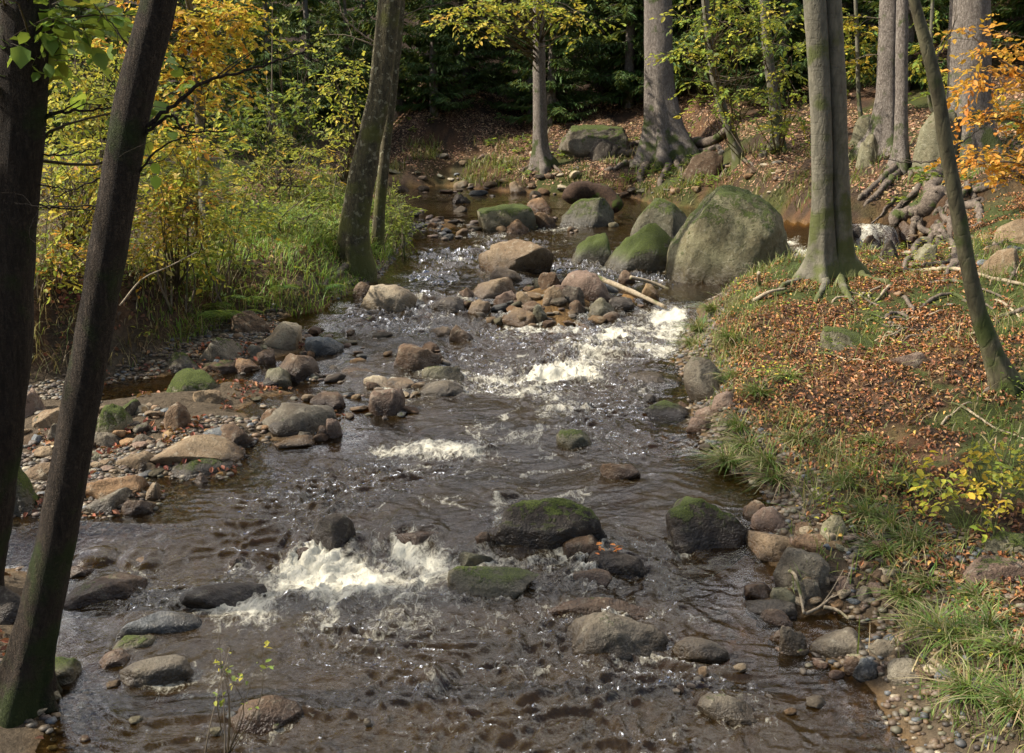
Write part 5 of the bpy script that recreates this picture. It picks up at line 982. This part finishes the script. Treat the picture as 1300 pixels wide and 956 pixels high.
litter('fallen_leaves', 'coppery beech leaves strewn over the right bank', 150000, (.9, 9), (3.4, 17), lambda x, y: ss(SDW(x, y), .12, .5)*(.06+.80*ss(n2(x, y, .8, 4)*-1.0-.6*n2(x, y, 3.3, 3)+.25*ss(y, 7, 9)*ss(x, 1.6, 2.6), -.12, .28)), .036, LP)
litter('fallen_leaves', 'brown leaves over the far bank slope', 150000, (-5, 13), (16.8, 35), lambda x, y: ss(SDW(x, y), .12, .6)*.85*ss(n2(x, y, .9, 3), -.6, .1), .075, [(2, (.30, .17, .09)), (2, (.18, .10, .055)), (1.4, (.42, .27, .15)), (1, (.10, .06, .035))])
litter('fallen_leaves', 'red-brown leaves heaped among stones of the left bar', 20000, (-6, -.8), (3.2, 12.5), lambda x, y: ss(SDW(x, y), -.06, .1)*ss(n2(x, y, 1.6, 3, 4), .0, .35)*.8, .055, [(3, (.24, .075, .04)), (2, (.17, .07, .04)), (1, (.33, .16, .07))])
litter('fallen_leaves', 'dead leaves on the shaded left bank', 14000, (-10, -1.5), (8, 15), lambda x, y: ss(lookup(GDL, x, y), .1, .4)*.6, .06, [(2, (.2, .1, .05)), (1, (.12, .07, .04)), (1, (.3, .2, .06))])
# small leafy plants dotted over the banks
def groundplants(label, n, xr, yr, mask, size, pal):
    x = gr.uniform(*xr, n); y = gr.uniform(*yr, n); ok = gr.uniform(size=n) < mask(x, y); x, y = x[ok], y[ok]; k = len(x); m = 14
    a = gr.uniform(0, 6.3, (k, m)); h = gr.uniform(.2, 1, (k, m))*gr.uniform(.08, .28, (k, 1)); r = gr.uniform(0, .10, (k, m))
    p = np.stack([x[:, None]+np.cos(a)*r, y[:, None]+np.sin(a)*r, H(x, y)[:, None]+h], -1).reshape(-1, 3); a = a.ravel()
    d = np.stack([np.cos(a), np.sin(a), gr.uniform(-.3, .5, k*m)], 1); V, Fc = leaves(p, d, np.array([0, 0, 1.0])+gr.normal(size=p.shape)*.35, size*gr.uniform(.5, 1.4, k*m), .5)
    tag(mk('ground_plants', V, Fc, M_LEAF, attrs={'Col': rep(pick(pal, k*m, gr, .2), 6)}), label, None, None, 'stuff')
groundplants('low leafy plants scattered over the far bank', 900, (-4, 12), (17, 32), lambda x, y: ss(SDW(x, y), .2, .6)*ss(n2(x, y, .7, 2, 6), -.1, .3), .11, [(2, GRN), (2, LGR), (1, DGR), (.5, YGR)])
groundplants('low leafy weeds in the left bank grass', 1500, (-7, .2), (8.5, 19), lambda x, y: ss(lookup(GDL, x, y), .1, .4)*ss(n2(x, y, .9, 2, 7), -.2, .2)*(1-.75*ss(x, -4.2, -3.2)), .06, [(2, GRN), (2, LGR), (1, DGR), (.8, YGR), (.4, YEL)])
groundplants('low leafy weeds on the right bank', 700, (1, 6), (3.6, 14), lambda x, y: ss(SDW(x, y), .3, .6)*ss(n2(x, y, .9, 2, 8), -.1, .3), .035, [(2, GRN), (2, LGR), (1, YGR), (.6, YEL)])
# leaves lying on the flat slab and in the stream
def lie(u, v, n, sp, label, zz):
    b = P(u, v); k = np.linalg.norm(b-np.array([0, 0, CAMZ]))/F
    q = np.stack([gr.normal(size=n)*sp*k, gr.normal(size=n)*sp*k*.8, gr.uniform(0, .012, n)], 1); q[:, 2] += zz
    V, Fc = leaves(q, gr.normal(size=(n, 3))*np.array([1, 1, .2]), np.array([0, 0, 1.0])+gr.normal(size=(n, 3))*.3, gr.uniform(.03, .055, n), .6)
    tag(mk('fallen_leaves', V, Fc, M_LITTER, loc=b, attrs={'Col': rep(pick([(2, (.55, .2, .04)), (1, (.4, .12, .03))], n, gr), 6)}), label, None, None, 'stuff')
sl = [r for r in ROCKS if abs(r[0]-P(776, 727)[0]) < .25 and abs(r[1]-P(776, 727)[1]) < .5]
lie(775, 716, 16, 10, 'orange leaves stuck on the flat dark slab', .10)
# ------------------------------------------------------------------ light
import mathutils
EL = R(42); AZ = R(-94)   # clockwise from the view direction
sv = mathutils.Vector((math.sin(AZ)*math.cos(EL), math.cos(AZ)*math.cos(EL), math.sin(EL)))
sun = bpy.data.objects.new('sun', bpy.data.lights.new('sun', 'SUN')); COL.objects.link(sun); sun.data.energy = 5.0; sun.data.angle = R(1.0); sun.data.color = (1.0, .94, .83)
sun.rotation_euler = sv.to_track_quat('Z', 'Y').to_euler(); sun.location = (-8, 6, 12)
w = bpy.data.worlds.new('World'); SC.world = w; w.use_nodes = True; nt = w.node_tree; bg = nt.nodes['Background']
sky = nt.nodes.new('ShaderNodeTexSky'); sky.sky_type = 'NISHITA'; sky.sun_disc = False; sky.sun_elevation = EL; sky.sun_rotation = AZ; sky.air_density = 1.0; sky.dust_density = 2.0; sky.ozone_density = 1.0
tc = nd(nt, 'TexCoord').outputs['Generated']; cn = noise(nt, mapped(nt, tc, (1, 1, 1.6)), 4.5, 5, .6, .4)   # broken white cloud, added out of view to brighten water reflections
cy = nd(nt, 'SeparateXYZ', {0: tc}).outputs[1]   # added cloud kept to the upstream sky: bright glints, less fill light
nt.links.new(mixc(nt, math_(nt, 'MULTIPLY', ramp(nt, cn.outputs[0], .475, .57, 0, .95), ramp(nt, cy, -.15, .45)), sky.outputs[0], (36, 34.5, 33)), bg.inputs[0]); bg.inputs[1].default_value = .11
SC.view_settings.view_transform = 'Standard'; SC.view_settings.look = 'None'; SC.view_settings.exposure = 0.66; SC.view_settings.gamma = 1; SC.view_settings.use_curve_mapping = False
SC.cycles.use_denoising = True; SC.cycles.max_bounces = 8; SC.cycles.transparent_max_bounces = 12; SC.cycles.transmission_bounces = 4; SC.cycles.caustics_reflective = False; SC.cycles.caustics_refractive = False
SC.cycles.sample_clamp_indirect = 6; SC.cycles.sample_clamp_direct = 5
